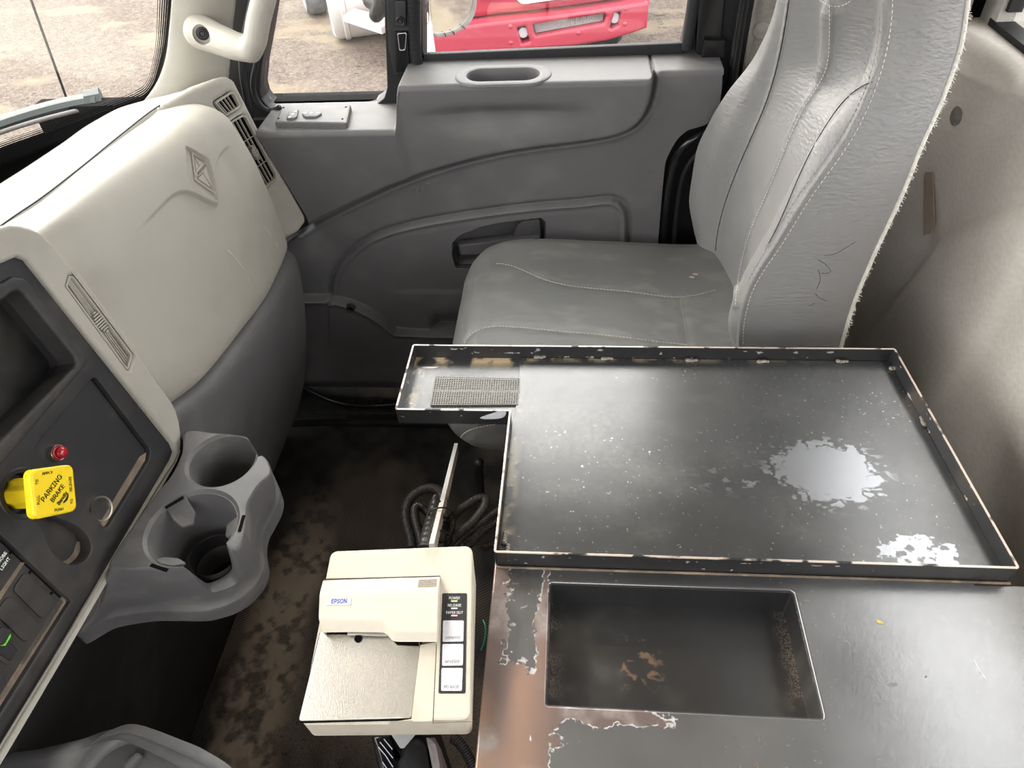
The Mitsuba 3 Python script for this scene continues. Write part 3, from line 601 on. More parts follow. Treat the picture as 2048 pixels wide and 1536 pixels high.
add(door + '__recess_ledge', Frame((0, 1.405, 0), (1, 0, 0), (0, -1, 0)).put(slab(roundpoly(dpx([(909, 534), (909, 524), (955, 524), (964, 512), (1080, 505), (1085, 532)], 1.375), .003), 0.024, 0.003)), 'cup_plastic', 30)
add(door + '__recess_back', Frame((0, 1.409, 0), (1, 0, 0), (0, -1, 0)).put(slab(_hri, 0.002)), 'black_void')
# screw in the map pocket's cheek
_b = P(701, 617, y=1.322); add(door + '__screw', Frame(_b, (1, 0, 0), (0, -1, 0)).put(lathe([(0, .0), (.004, .001), (.007, .004), (.009, .0035), (.011, -.006)], 24)), 'black_plastic', 40)
add(door + '__screw__recess', Frame(_b + [0, -.002, 0], (1, 0, 0), (0, -1, 0)).put(slab(circle(0, 0, .0035, 6), .001)), 'black_void')
# scratches on the panel
for pts in ([(836, 374), (832, 388), (840, 386)], [(846, 370), (844, 382)], [(852, 368), (858, 366)], [(838, 404), (836, 414)]):
    q = PL(pts, y=1.346); add(door + '__scratch', tube(q, 0.0006, 5), 'mesh_grey')
# rubber seals round the door opening
lab(add('trim_2', tube(spl([P(1320, 700, y=1.37), P(1322, 560, y=1.37), P(1328, 430, y=1.37), P(1343, 340, y=1.37), P(1362, 297, y=1.37), P(1400, 270, y=1.37), P(1440, 240, y=1.39), P(1466, 150, y=1.40), P(1488, 0, y=1.40), P(1500, -60, y=1.40)], 60), 0.0095, 12), 'gloss_black', True), 'black rubber seal around the rear edge of the passenger door', kind='structure')
lab(add('trim_3', tube(spl([P(1343, 620, y=1.38), P(1345, 520, y=1.38), P(1356, 400, y=1.38), P(1376, 330, y=1.38), P(1410, 296, y=1.38)], 50), 0.006, 10), 'black_rubber', True), kind='structure')
_sl = [P(600, 770, y=1.30), P(640, 792, y=1.30), P(690, 808, y=1.30), P(720, 812, y=1.30), P(1000, 815, y=1.30)]
lab(add('trim_4', tube(spl(_sl, 50), 0.006, 10), 'gloss_black', True), kind='structure')
_v = [P(492, 300, y=1.40), P(494, 200, y=1.41), P(484, 130, y=1.41), P(492, 60, y=1.41), P(505, 0, y=1.41), P(518, -60, y=1.41)]
lab(add('trim_5', tube(spl(_v, 50), 0.007, 10), 'black_rubber', True), kind='structure')
_v = [P(560, 214, y=1.43), P(525, 215, y=1.43), P(508, 185, y=1.43), P(512, 130, y=1.43), P(527, 60, y=1.43), P(541, 0, y=1.43), P(553, -60, y=1.43)]
lab(add('trim_6', tube(spl(_v, 60), 0.0055, 10), 'black_rubber', True), kind='structure')
# sill step
st = 'trim_7'
lab(add(st, [box((-0.70, 1.28, 0.0), (0.3, 1.335, 0.035), 0.006), box((-0.70, 1.262, 0.0), (0.3, 1.283, 0.016), 0.004)], 'kick_plastic', 30), 'black ribbed door sill step', kind='structure')
for i in range(26): add(st + '__rib', box((-0.60 + i * .02, 1.288, .034), (-0.592 + i * .02, 1.330, .0385), .0015), 'kick_plastic')
_tp = PL([(575, 835), (590, 760), (680, 812), (700, 845)], z=0.012)
lab(add('trim_8', UP.put(slab(ccw(onz([(560, 850), (568, 800), (600, 768), (686, 822), (700, 846)], 0.01)), 0.03, 0.006)), 'kick_plastic', 30), kind='structure')
# carpeted pillar behind the door
lab(add('trim_9', Frame((0, 1.462, 0), (1, 0, 0), (0, -1, 0)).put(slab(ccw([(0.318, 0.0), (0.70, 0.0), (0.70, 1.72), (0.34, 1.72), (0.325, 1.0)]), 0.05, 0.012)), 'felt_dark', 30), 'grey carpeted pillar behind the passenger door with a round plug', kind='structure')
_b = P(1523, 62, y=1.410); add('trim_9__plug', Frame(_b, (1, 0, 0), (0, -1, 0)).put(lathe([(0, .004), (.011, .004), (.0155, .001), (.016, -.004)], 28)), 'felt_dark', 40)
# etched marks on the two panes, read from outside
for key, pts, y, h in (('window_2', [(720, 133, 'TEMPERED'), (716, 138, 'AS2'), (712, 147, 'M 43R'), (717, 152, 'E2')], 1.472, .0022), ('window_3', [(1320, 31, 'TEMPERED'), (1317, 38, 'E2'), (1320, 43, 'AS2'), (1322, 48, 'M 3'), (1325, 55, '43R-00')], 1.482, .0035)):
    for px_, py_, s in pts: add(key + '__etching', text(s, h, P(px_, py_, y=y), (-1, 0, 0), (0, 0, 1), 0.0003), 'ink_etch')

# ------------------------------------------------------------------ windshield pillar and its grab handle
_tl = [P(*q, y=yy) for q, yy in [((346, -60), 1.35), ((343, 0), 1.35), ((338, 60), 1.35), ((332, 110), 1.35), ((318, 155), 1.35), ((295, 192), 1.345), ((262, 224), 1.335)]]
_tr = [P(*q, y=yy) for q, yy in [((480, -60), 1.40), ((472, 0), 1.40), ((465, 60), 1.40), ((461, 110), 1.40), ((458, 150), 1.40), ((456, 175), 1.40), ((450, 215), 1.40)]]
_tl, _tr = pspl([_tl[0] + [0.16, -.02, .42]] + _tl, 60), pspl([_tr[0] + [0.16, -.02, .42]] + _tr, 60)
_col = []
for k in range(28):
    t = k / 27; q = _tl + (_tr - _tl) * t; q = q + np.array([0.25, -1, 0.15]) * (0.022 * math.sin(math.pi * t) ** 0.8); _col.append(q)
lab(add('trim_10', gridmesh(np.stack(_col, 1), 0.004), 'cream_plastic', True), 'cream pillar trim between the windshield and the passenger door', kind='structure')
def chain(pts):
    M = m3.Manifold()
    for (a, ra), (b, rb) in zip(pts[:-1], pts[1:]): M = M + m3.Manifold.batch_hull([ball(a, ra), ball(b, rb)])
    return M
_hp = [(P(402, 64, y=1.350), .031), (P(434, 78, y=1.328), .027), (P(470, 92, y=1.302), .0245), (P(500, 100, y=1.285), .0215), (P(510, 80, y=1.28), .0205), (P(517, 40, y=1.285), .0205), (P(527, 0, y=1.29), .0205), (P(540, -60, y=1.30), .0205), (P(552, -160, y=1.32), .0205)]
M = chain(_hp)
_bo = P(404, 69, y=1.320)
_ax = np.array([0.30, -1.0, 0.10]); _ax /= np.linalg.norm(_ax)
FBo = Frame(_bo, (1, 0, 0), _ax)
M = M.refine_to_length(0.006)
hm = unman(M); trimesh.smoothing.filter_taubin(hm, 0.5, 0.5, 14)
cyl = trimesh.creation.cylinder(0.0165, 0.05, sections=32); cyl.apply_translation([0, 0, 0.017])
hm = unman(man(hm) - man(FBo.put(cyl)))
gh = add('grab_handle', hm, 'cream_plastic', 40)
lab(gh, 'cream moulded grab handle bolted to the windshield pillar', 'handle')
add('grab_handle__bolt', FBo.put(lathe([(0, .002), (.004, .002), (.0045, .000), (.0052, .003), (.0068, .003), (.0075, -.001), (.0115, -.002), (.0158, -.004)], 28), w=-0.006), 'black_plastic', 40)

# ------------------------------------------------------------------ dashboard: top pad, padded passenger cover, outer vent panel, lower panel
dash = 'dashboard'
lab(dash, 'cream dashboard with a padded passenger cover, diamond emblem and slatted air vents', 'dashboard')
_ys = np.array([0.665, 0.672, 0.775, 0.92, 1.107, 1.225, 1.247])
_zs = np.interp(_ys, [0.66, 0.82, 0.97, 1.11, 1.25], [0.968, 0.953, 0.940, 0.922, 0.902])      # height of the seam
_zb = np.interp(_ys, [0.665, 0.775, 0.92, 1.107, 1.25], [0.695, 0.648, 0.614, 0.585, 0.588])
_xb = np.interp(_ys, [0.665, 0.775, 0.92, 1.107, 1.25], [-0.578, -0.581, -0.586, -0.591, -0.598])
_xs = np.interp(_ys, [0.665, 0.97, 1.25], [-0.700, -0.722, -0.742])
_C = []
for i, y in enumerate(_ys):
    e = 1.0 if 0 < i < len(_ys) - 1 else 0.0
    zs, zb, xb, xs = _zs[i], _zb[i], _xb[i], _xs[i]; dz = 0.0 if e else 0.010; dx = 0.0 if e else 0.012
    _C.append([(xs - .004, y, zs - .018), (xs, y, zs - dz), (xs + .045, y, zs - .002 - dz), (-.640 - dx * .5, y, zs - .022 - dz), (-.618 - dx, y, zs - .075), (-.604 - dx, y, zs * .55 + zb * .45), (xb + .002 - dx, y, zb + .06), (xb - dx, y, zb + .006), (xb - .022 - dx, y, zb - .012)])
_C = np.array(_C)
_G = surf(_C, 300, 300, False, False)
_G = np.stack([CubicSpline(np.linspace(0, 1, 9), _C[:, :, k], axis=1)(np.linspace(0, 1, 300)) for k in range(3)], -1)
_G = np.stack([PchipInterpolator(_ys, _G[:, :, k], axis=0)(np.linspace(_ys[0], _ys[-1], 340)) for k in range(3)], -1)
_cg = gridmesh(_G)
def _cz(pts): return cast(_cg, pts)[0][:, 1:]
_crs = spl(_cz([(482, 268), (462, 288), (446, 303), (435, 325), (432, 350), (435, 380), (438, 405)]), 50)
_cr2 = spl(_cz([(438, 408), (415, 399), (390, 386), (372, 381), (352, 386), (325, 410), (290, 444), (268, 466)]), 60)
_crs = np.vstack([_crs, _cr2])
_Yc, _Zc = _G[:, :, 1], _G[:, :, 2]
_d, _s, _a = sdist(_Yc, _Zc, _crs)
_pr = _cz([(470, 360)])[0]; _sg = sdist(np.array([_pr[0]]), np.array([_pr[1]]), _crs)[1][0]
_low = sm(-0.0015, 0.005, np.where(_s == _sg, _d, -_d))
_fade = np.exp(-(_d / 0.055) ** 2) * sm(0.0, 0.12, _a) * sm(1.0, 0.75, _a) * (_G[:, :, 0] > -0.68)
_nn = gnorm(_G); _G = _G - _nn * (0.0075 * _low * _fade)[..., None]
_em = ccw(_cz([(371, 290), (417, 317), (424, 338), (438, 403), (384, 371), (375, 350)])); _ein = inside(_Yc, _Zc, _em)
_pe = list(cast(_cg, [(374, 295), (434, 399), (386, 366)])[0]); _o, _n = plane3(*_pe)
_fl = (_G - _o) @ _n + 0.005; _G = _G - _n * (_fl * sm(0.0, 0.003, _ein) * (_G[:, :, 0] > -0.68))[..., None]      # flat floor of the emblem's recess
cov = add(dash + '__passenger_cover', gridmesh(_G, 0.004), 'cream_plastic', True)
for _ps in ([(528, 455), (536, 463), (542, 473)], [(552, 483), (555, 495)], [(455, 500), (478, 525), (490, 540)], [(495, 556), (503, 570)]):
    add(cov + '__scratch', tube(cast(_cg, spl(_ps, 8))[0] + [.0003, 0, 0], .0005, 5), 'fleece')
# emblem: sunken diamond with a frame, four facets and a lettered band
FE = Frame(_o - _n * .005, np.array([0, 1, 0]), _n)
_q = FE.px([(379, 302), (411, 322), (431, 393), (387, 362)]); _qc = _q.mean(0)
emb = add(dash + '__emblem', FE.put(slab(roundpoly(_qc + (_q - _qc) * .97, .003), 0.0035, 0.0010, [roundpoly(_qc + (_q - _qc) * .82, .003)])), 'cream_plastic', 30)
_k = _qc + (_q - _qc) * .74
for i in range(4):
    a, b = _k[i], _k[(i + 1) % 4]; t = ccw(np.array([a, b, _qc])); t = t.mean(0) + (t - t.mean(0)) * .86
    add(emb + '__facet', FE.put(slab(t, 0.0030, 0.0018)), 'cream_plastic', 30)
_a, _b = FE.px([(385, 355), (411, 326)]); _t = (_b - _a) / np.linalg.norm(_b - _a); _nn = np.array([-_t[1], _t[0]]); _L = np.linalg.norm(_b - _a)
_m = (_a + _b) / 2; _band = [_m - _t * _L * .5, _m - _t * _L * .25 - _nn * .0055, _m + _t * _L * .25 - _nn * .0055, _m + _t * _L * .5, _m + _t * _L * .25 + _nn * .0055, _m - _t * _L * .25 + _nn * .0055]
add(emb + '__band', FE.put(slab(chaikin(ccw(_band), 2), 0.0048, 0.0012)), 'cream_plastic', 30)
_r3 = FE.u * _t[0] + FE.v * _t[1]; _u3 = np.cross(FE.w, _r3)
if _r3[1] < 0: _r3, _u3 = -_r3, -_u3
add(emb + '__lettering', text('INTERNATIONAL', 0.0042, FE.at(*_m, 0.0046), _r3, _u3, 0.0009, True, width=_L * .66), 'felt_dark')
# top pad between the cover and the windshield
_near = [P(*q, z=z) for q, z in [((-70, 500), .968), ((7, 447), .966), ((80, 397), .960), ((160, 335), .950), ((240, 270), .938), ((314, 214), .921), ((360, 199), .893), ((420, 188), .876), ((458, 166), .880)]]
_far = [P(*q, z=z) for q, z in [((-70, 412), .935), ((0, 366), .930), ((60, 328), .925), ((120, 288), .917), ((180, 246), .907), ((232, 218), .895), ((275, 206), .885), ((340, 190), .880), ((430, 158), .882)]]
_near, _far = pspl(_near, 90), pspl(_far, 90)
_rw = [_near + [0.006, 0, -.012], _near + [0.001, 0, -.002], _near * .97 + _far * .03] + [_near * (1 - t) + _far * t + np.array([0, 0, 0.006 * math.sin(math.pi * t)]) for t in np.linspace(.08, .92, 10)] + [_far + [.004, -.003, 0], _far, _far + [-.012, .01, -.012], _far + [-.02, .015, -.05]]
add(dash + '__top_pad', gridmesh(np.stack([pspl(r, 90) for r in _rw], 1), 0.003, facing=(0, 0.6, 3)), 'cream_plastic', True)
add(dash + '__seam', tube(_near[:64] + [0.003, 0, .0012], .0011, 6), 'black_rubber', True)
add(dash + '__top_pad__driver_side', box((-1.05, -0.64, 0.86), (-0.72, 0.60, 0.95), 0.02), 'cream_plastic', 30)
# outer panel beside the door with two vents
_o, _n = plane3(np.array([-0.650, 1.335, 0.90]), np.array([-0.588, 1.335, 0.60]), np.array([-0.688, 1.22, 0.902])); FV = Frame(_o, (0, 1, 0), _n)
_op = FV.px([(300, 240), (330, 205), (395, 172), (440, 156), (457, 152), (470, 160), (481, 182), (540, 300), (612, 432), (613, 445), (600, 463), (560, 485), (500, 470), (430, 340)])
_v1 = roundpoly(FV.px([(428, 205), (461, 184), (467, 186), (480, 209), (478, 216), (452, 233)]), .004); _v2 = roundpoly(FV.px([(456, 246), (484, 230), (492, 233), (553, 349), (551, 359), (530, 376)]), .004)
side = add(dash + '__vent_panel', FV.put(slab(roundpoly(_op, .009), 0.018, 0.010, [_v1, _v2], z0=-0.018, steps=4)), 'cream_plastic', 40)
def vent(F, ring, quad, parent, nlong, cross, bars='cream_plastic', depth=0.016, tab=None):
    """A louvre in its opening: frame ring, dark duct, long slats and cross slats from corner to corner of the quad."""
    ring = ccw(ring); inner = sg.Polygon(ring).buffer(-0.0035); inner = ccw(np.array(inner.exterior.coords)[:-1])
    v = add(parent, F.put(slab(ring, .008, 0.002, [inner], z0=-.005)), 'cream_plastic', 30)
    add(v + '__shaft', F.put(slab(ring, depth - .004, 0, [inner], z0=-depth - .001)), 'black_void')
    add(v + '__duct', F.put(slab(ring, 0.002, z0=-depth - .003)), 'black_void')
    a, b, c, d = [np.asarray(q, float) for q in quad]
    for i in range(nlong):
        t = (i + 1) / (nlong + 1); p, q = a + (b - a) * t, d + (c - d) * t; e = (q - p) / np.linalg.norm(q - p); n = np.array([-e[1], e[0]]) * .0009
        add(v + '__slat', F.put(slab(ccw([p - n, q - n, q + n, p + n]), (.0045), .0005, z0=-.006)), bars)
    for t in cross:
        p, q = a + (d - a) * t, b + (c - b) * t; e = (q - p) / np.linalg.norm(q - p); n = np.array([-e[1], e[0]]) * .0008
        add(v + '__cross_bar', F.put(slab(ccw([p - n, q - n, q + n, p + n]), .0035, .0004, z0=-.0065)), bars)
    if tab is not None:
        m = a + (b - a) * .5 + ((d - a) + (c - b)) / 2 * tab; e = ((d - a) + (c - b)); e /= np.linalg.norm(e); n = np.array([-e[1], e[0]])
        for k in range(9):
            w = .0085 * math.sin(math.pi * (k + .8) / 9.6); q = m + e * (k - 4) * .0034
            add(v + '__adjuster_rib', F.put(slab(ccw([q - n * w - e * .0011, q - n * w + e * .0011, q + n * w + e * .0011, q + n * w - e * .0011]), .012, .0006, z0=-.009)), bars)
    return v
vent(FV, _v1, FV.px([(431, 208), (463, 187), (478, 213), (452, 231)]), dash + '__small_vent', 4, [], 'cream_plastic', depth=.009)
vent(FV, _v2, FV.px([(459, 247), (487, 231), (553, 354), (530, 372)]), dash + '__air_vent', 3, (.32, .72), 'cream_plastic', depth=.009, tab=.52)
# lower grey panel under the cover
_yl = np.array([0.655, 0.675, 0.775, 0.92, 1.05, 1.15, 1.215, 1.245, 1.252])
_C = []
for i, y in enumerate(_yl):
    xb, zb = np.interp(y, _ys, _xb), np.interp(y, _ys, _zb); e = 0 if i < 7 else (0.012, 0.05)[i - 7]
    _C.append([(xb - .03 - e, y, zb + .02), (xb - .008 - e, y, zb - .004), (xb + .010 - e, y, zb - .020), (xb + .012 - e, y, zb - .06), (xb - .003 - e, y, zb - .16), (-.628 - e - .06 * sm(.85, .66, y), y - .012, .30), (-.680 - e - .08 * sm(.85, .66, y), y - .03, .15), (-.76 - e, y - .05, .03), (-.80 - e, y - .05, -.01)])
_G = surf(_C, 120, 140, False, True)
add(dash + '__lower_panel', gridmesh(_G, 0.004), 'grey_plastic', True)
add(dash + '__lower_panel__end_cap', Frame((0, 1.255, 0), (1, 0, 0), (0, -1, 0)).put(slab(ccw([(-.66, .60), (-.645, .40), (-.70, .28), (-.80, .05), (-.95, .05), (-.95, .60)]), .03, .01)), 'grey_plastic', 30)
# wiper and aerial outside
_w0, _w1 = P(-60, 262, y=1.19) + [-.05, .04, 0], P(200, 196, y=1.42) + [-.05, .04, 0]
wip = add('windshield_wiper', tube(spl([P(-60, 268, z=.80), P(0, 246, z=.80), P(80, 221, z=.80), P(150, 204, z=.80), P(196, 197, z=.80)], 30), 0.022, 8, flat=.6), 'wiper_grey', 30)
lab(wip, 'grey windshield wiper resting outside the glass at left', 'wiper')
add(wip + '__rubber_blade', tube(spl([P(-60, 288, z=.79), P(0, 265, z=.79), P(80, 240, z=.79), P(150, 222, z=.79), P(190, 212, z=.79)], 30), 0.005, 8), 'mesh_grey', True)
add(wip + '__end_cap', tube([P(172, 199, z=.80), P(203, 193, z=.80)], .027, 8, flat=.7), 'wiper_grey', 30)
an = add('antenna', tube([P(50, -60, y=1.9), P(62, 0, y=1.9), P(136, 205, y=1.9)], .0032, 6), 'black_rubber')
lab(an, 'thin black whip antenna outside the windshield', 'antenna')

# ------------------------------------------------------------------ centre panel of the dashboard
_A, _B, _D = P(340, 905, z=.68), P(0, 1460, z=.68), P(40, 515, z=.98)
_o, _n = plane3(_A, _B, _D); FS = Frame(_o, _A - _B, _n)              # u towards the passenger, v up, w out of the panel
cp = 'centre_panel'
lab(cp, 'black centre panel in a cream surround with parking brake knob, red lamp and switches', 'control panel')
S = lambda pts: FS.px(pts)
_ext = lambda p: p
_blk = S([(-260, 640), (0, 527), (30, 514), (48, 520), (62, 538), (341, 888), (347, 903), (341, 920), (130, 1280), (0, 1498), (-330, 2040)])
_out = S([(-300, 560), (0, 449), (44, 452), (85, 472), (130, 525), (335, 797), (352, 832), (359, 880), (352, 920), (322, 962), (140, 1265), (8, 1480), (-312, 2010)])
_out = chaikin(ccw(_out), 1); _blk = ccw(_blk)
_cub = roundpoly(S([(-200, 700), (0, 601), (20, 585), (34, 581), (46, 590), (146, 714), (149, 727), (143, 739), (0, 880), (-230, 1110)]), .004)
_vent3 = roundpoly(S([(126, 574), (132, 552), (143, 551), (261, 708), (259, 720), (252, 742), (247, 738)]), .002)
add(cp + '__surround', FS.put(slab(_out, 0.026, 0.0055, [_blk, _vent3], z0=-0.020, steps=4)), 'cream_plastic', 40)
# black face with sunken fields cut out of it
_inl = roundpoly(S([(193, 752), (303, 898), (301, 918), (215, 1060), (205, 1044), (160, 995), (102, 938), (77, 905), (78, 890)]), .006)
_key = chaikin(ccw(S([(14, 985), (20, 955), (45, 942), (75, 950), (92, 975), (98, 1008), (112, 1035), (145, 1045), (175, 1065), (187, 1090), (180, 1115), (160, 1130), (138, 1128), (112, 1108), (100, 1085), (92, 1060), (72, 1035), (35, 1028), (18, 1010)])), 2)
_swf = ccw(S([(-300, 830), (0, 1066), (30, 1094), (130, 1190), (140, 1196), (144, 1203), (0, 1432), (-300, 1905)]))
add(cp + '__face', FS.put(slab(_inset(_blk, -.002), 0.024, 0.003, [_cub, _inl, _key, _swf], z0=-0.026)), 'stack_plastic', 30)
add(cp + '__cubby', FS.put(slab(_inset(_cub, -.004), .034, 0, [_inset(_cub, -.001)], z0=-.042)), 'black_plastic')
add(cp + '__cubby__back', FS.put(slab(_inset(_cub, -.003), .003, z0=-.042)), 'cubby_back')
mat('cubby_back', _dusty((0.006, 0.006, 0.006), (0.030, 0.027, 0.023), 0.7, 14), 0.3, 0.5)
_cfo = roundpoly(S([(-200, 640), (0, 566), (22, 553), (44, 556), (56, 567), (166, 706), (171, 722), (163, 738), (0, 930), (-230, 1180)]), .006)
add(cp + '__cubby_frame', FS.put(slab(_cfo, 0.0065, 0.0035, [_inset(_cub, .0005)], z0=-.003, steps=3)), 'stack_plastic', 40)
add(cp + '__inlay', FS.put(slab(_inset(_inl, .0014), .010, .001, z0=-.019)), 'stack_plastic', 30)
_dl = S([(303, 903), (299, 925), (219, 1057), (207, 1050), (216, 1036), (290, 912)])
add(cp + '__inlay__dust', FS.put(slab(ccw(_dl), .0012, .0005, z0=-.0090)), 'stack_dusty')
_vs = S([(131, 562), (142, 555), (258, 712), (249, 736)])
vent(Frame(FS.at(0, 0, .0012), FS.u, FS.w), _vent3, [_vs[0] + (0, 0), _vs[1], _vs[2], _vs[3]], cp + '__air_vent', 4, (.36, .66), tab=.5)
# sunken track under the parking brake knob
add(cp + '__knob_track', FS.put(slab(_inset(_key, -.001), .002, z0=-.022)), 'stack_plastic')
add(cp + '__knob_track__dust', FS.put(slab(chaikin(ccw(S([(187, 1082), (184, 1108), (163, 1129), (140, 1130), (141, 1124), (158, 1120), (172, 1104), (178, 1080)])), 2), .0016, z0=-.0198)), 'stack_dusty')
_hc = S([(50, 986)])[0]
add(cp + '__brake_socket', FS.put(lathe([(.030, -.021), (.030, -.004), (.027, -.001), (.0225, -.002), (.0215, -.02), (.0, -.021)], 40), *_hc), 'black_plastic', 40)
# yellow brake knob on its stem, square plate set cornerwise
_kw = FS.w; _pc = P(110, 982, plane=(FS.at(0, 0, .075), FS.w)); _hs = FS.at(*_hc, -.015)
kn = add(cp + '__brake_knob', None or Frame(_pc, FS.u + FS.v * 1.05, _kw).put(slab(rrect(-.0245, -.0245, .0245, .0245, .007), .010, .003, z0=-.010, steps=3)), 'yellow_plastic', 40)
_ax = _pc - _hs; _L = np.linalg.norm(_ax); FKs = Frame(_hs, FS.u, _ax)
add(kn + '__stem', FKs.put(slab(np.array([(r * math.cos(a), r * math.sin(a)) for k in range(24) for a, r in [(k * math.pi / 12, .0165 if k % 6 not in (0, 1) else .0138)]]), _L - .008, .001)), 'yellow_plastic', 30)
FK = Frame(_pc, FS.u, _kw)
for s, h, v, b in (('PARKING', .0052, .0052, False), ('BRAKE', .0048, -.0035, False)): add(kn + '__lettering', text(s, h, FK.at(0.0, v, .0001), FK.u, FK.v, .0004, b), 'print_black')
add(kn + '__lettering', text('Bendix', .0036, FK.at(-.0005, -.0112, .0001), FK.u, FK.v, .0004, True), 'print_black')
add(kn + '__swoosh', FK.put(slab(chaikin(ccw([(-.004, -.0145), (.003, -.0148), (.0085, -.0125), (.0035, -.0172), (-.003, -.0165)]), 2), .0004)), 'print_black')
def edge_text(s, a, b, h):
    a, b = np.array(a), np.array(b); d = (b - a) / np.linalg.norm(b - a); m = (a + b) / 2
    add(kn + '__lettering', text(s, h, FK.at(*m, .0001), FK.u * d[0] + FK.v * d[1], -FK.u * d[1] + FK.v * d[0], .0004), 'print_black')
for s, a, b in (('PULL', (-.0235, .0035), (-.0125, .0145)), ('TO', (-.0075, .0195), (-.0035, .0235)), ('APPLY', (.003, .0235), (.0135, .0135))): edge_text(s, a, b, .0027)
for s, a, b in (('PUSH', (-.0165, -.0105), (-.0065, -.0205)), ('TO', (.001, -.0245), (.006, -.0195)), ('RELEASE', (.0095, -.016), (.0225, -.003))): edge_text(s, a, b, .0027)
# red pilot lamp
_lc = S([(120, 905)])[0]
lp = add(cp + '__pilot_lamp', FS.put(lathe([(.0075, -.010), (.0102, -.009), (.0102, -.003), (.0092, -.0015), (.0078, -.002), (.0075, -.010)], 32), *_lc), 'nickel', 40)
add(lp + '__red_lens', FS.put(lathe([(.0074, -.008), (.0074, .001), (.0068, .004), (.0045, .0065), (0, .0072)], 24), *_lc), 'red_lens', True)
# round socket with a bright ring
_sc = S([(212, 1017)])[0]
so = add(cp + '__power_socket', FS.put(lathe([(.0125, -.030), (.0125, -.009), (.0135, -.006), (.0155, -.0055), (.0162, -.0075), (.0158, -.0095)], 40), *_sc), 'nickel', 40)
add(so + '__bore', FS.put(slab(circle(0, 0, .0128, 28), .002, z0=-.0125), *_sc), 'brown_void')
# switch field
fld = add(cp + '__switch_field', FS.put(slab(_inset(_swf, .0012), .014, .002, z0=-.022)), 'stack_plastic', 30)
add(fld + '__dusty_ledge', FS.put(slab(ccw(S([(136, 1190), (146, 1196), (140, 1212), (20, 1404), (-200, 1760), (-215, 1752), (8, 1398)])), .0012, z0=-.0092)), 'stack_dusty')
add(fld + '__divider', FS.put(slab(ccw(S([(52, 1124), (61, 1124), (-60, 1310), (-72, 1306)])), .0012, .0005, z0=-.0083)), 'stack_dusty')
def plate(pts, r, w0=-.009, h=.0035, m='stack_plastic', key='__blank_plate'):
    p = roundpoly(S(pts), r); return add(fld + key, FS.put(slab(p, h, .0012, z0=w0)), m, 30)
plate([(55, 1148), (63, 1146), (115, 1196), (117, 1206), (102, 1231), (92, 1236), (84, 1230), (39, 1184), (37, 1175)], .005)
plate([(22, 1196), (32, 1194), (80, 1240), (86, 1250), (70, 1276), (62, 1283), (52, 1279), (6, 1234), (3, 1222)], .005)
for q in [(32, 1105), (71, 1144), (114, 1186), (-5, 1068)]:
    c = S([q])[0]; add(fld + '__screw_hole', FS.put(slab(circle(*c, .0016, 12), .0006, z0=-.0081)), 'black_void')
plate([(-40, 1098), (-10, 1085), (20, 1105), (34, 1118), (34, 1128), (20, 1148), (10, 1154), (-5, 1148), (-45, 1112)], .004, key='__switch_bezel')
sw = plate([(-38, 1100), (-8, 1090), (18, 1112), (25, 1120), (8, 1143), (-10, 1140), (-40, 1112)], .002, -.007, .004, 'black_plastic', '__strobe_switch')
_c = S([(10, 1117)])[0]
for s, q in (('STROBE', (5, 1119)), ('LIGHT', (14, 1127))):
    c = S([q])[0]; add(sw + '__lettering', text(s, .0034, FS.at(*c, -.0029), FS.u, FS.v, .0004, True), 'print_white')
plate([(-20, 1290), (4, 1252), (14, 1256), (46, 1296), (48, 1303), (30, 1328), (22, 1330), (-22, 1296)], .002, key='__switch_bezel')
rk = plate([(-16, 1290), (4, 1260), (12, 1264), (42, 1300), (28, 1322), (-18, 1294)], .001, -.008, .004, 'black_plastic', '__rocker_switch')
add(rk + '__raised_half', FS.put(slab(ccw(S([(-30, 1275), (-2, 1254), (17, 1258), (17, 1264), (4, 1288), (-20, 1296)])), .011, .002, z0=-.006)), 'stack_plastic', 30)
add(rk + '__green_window', FS.put(slab(ccw(S([(10, 1272), (18, 1265), (19, 1274), (8, 1292), (3, 1290)])), .0075, .001, z0=-.005)), 'green_lens', 30)
plate([(-30, 1370), (-5, 1338), (10, 1346), (20, 1362), (10, 1385), (-25, 1420)], .003, key='__switch_bezel')
# dark kick panel under the centre panel
lab(add('trim_11', gridmesh(surf([[(-.60 - .015, y, .665), (-.635, y, .60), (-.655, y, .45), (-.69, y, .22), (-.716, y, .03), (-.72, y, -.01)] for y in (-.62, .2, .50, .83)], 40, 40), .004), 'kick_plastic', True), 'black kick panel below the centre panel', kind='structure')

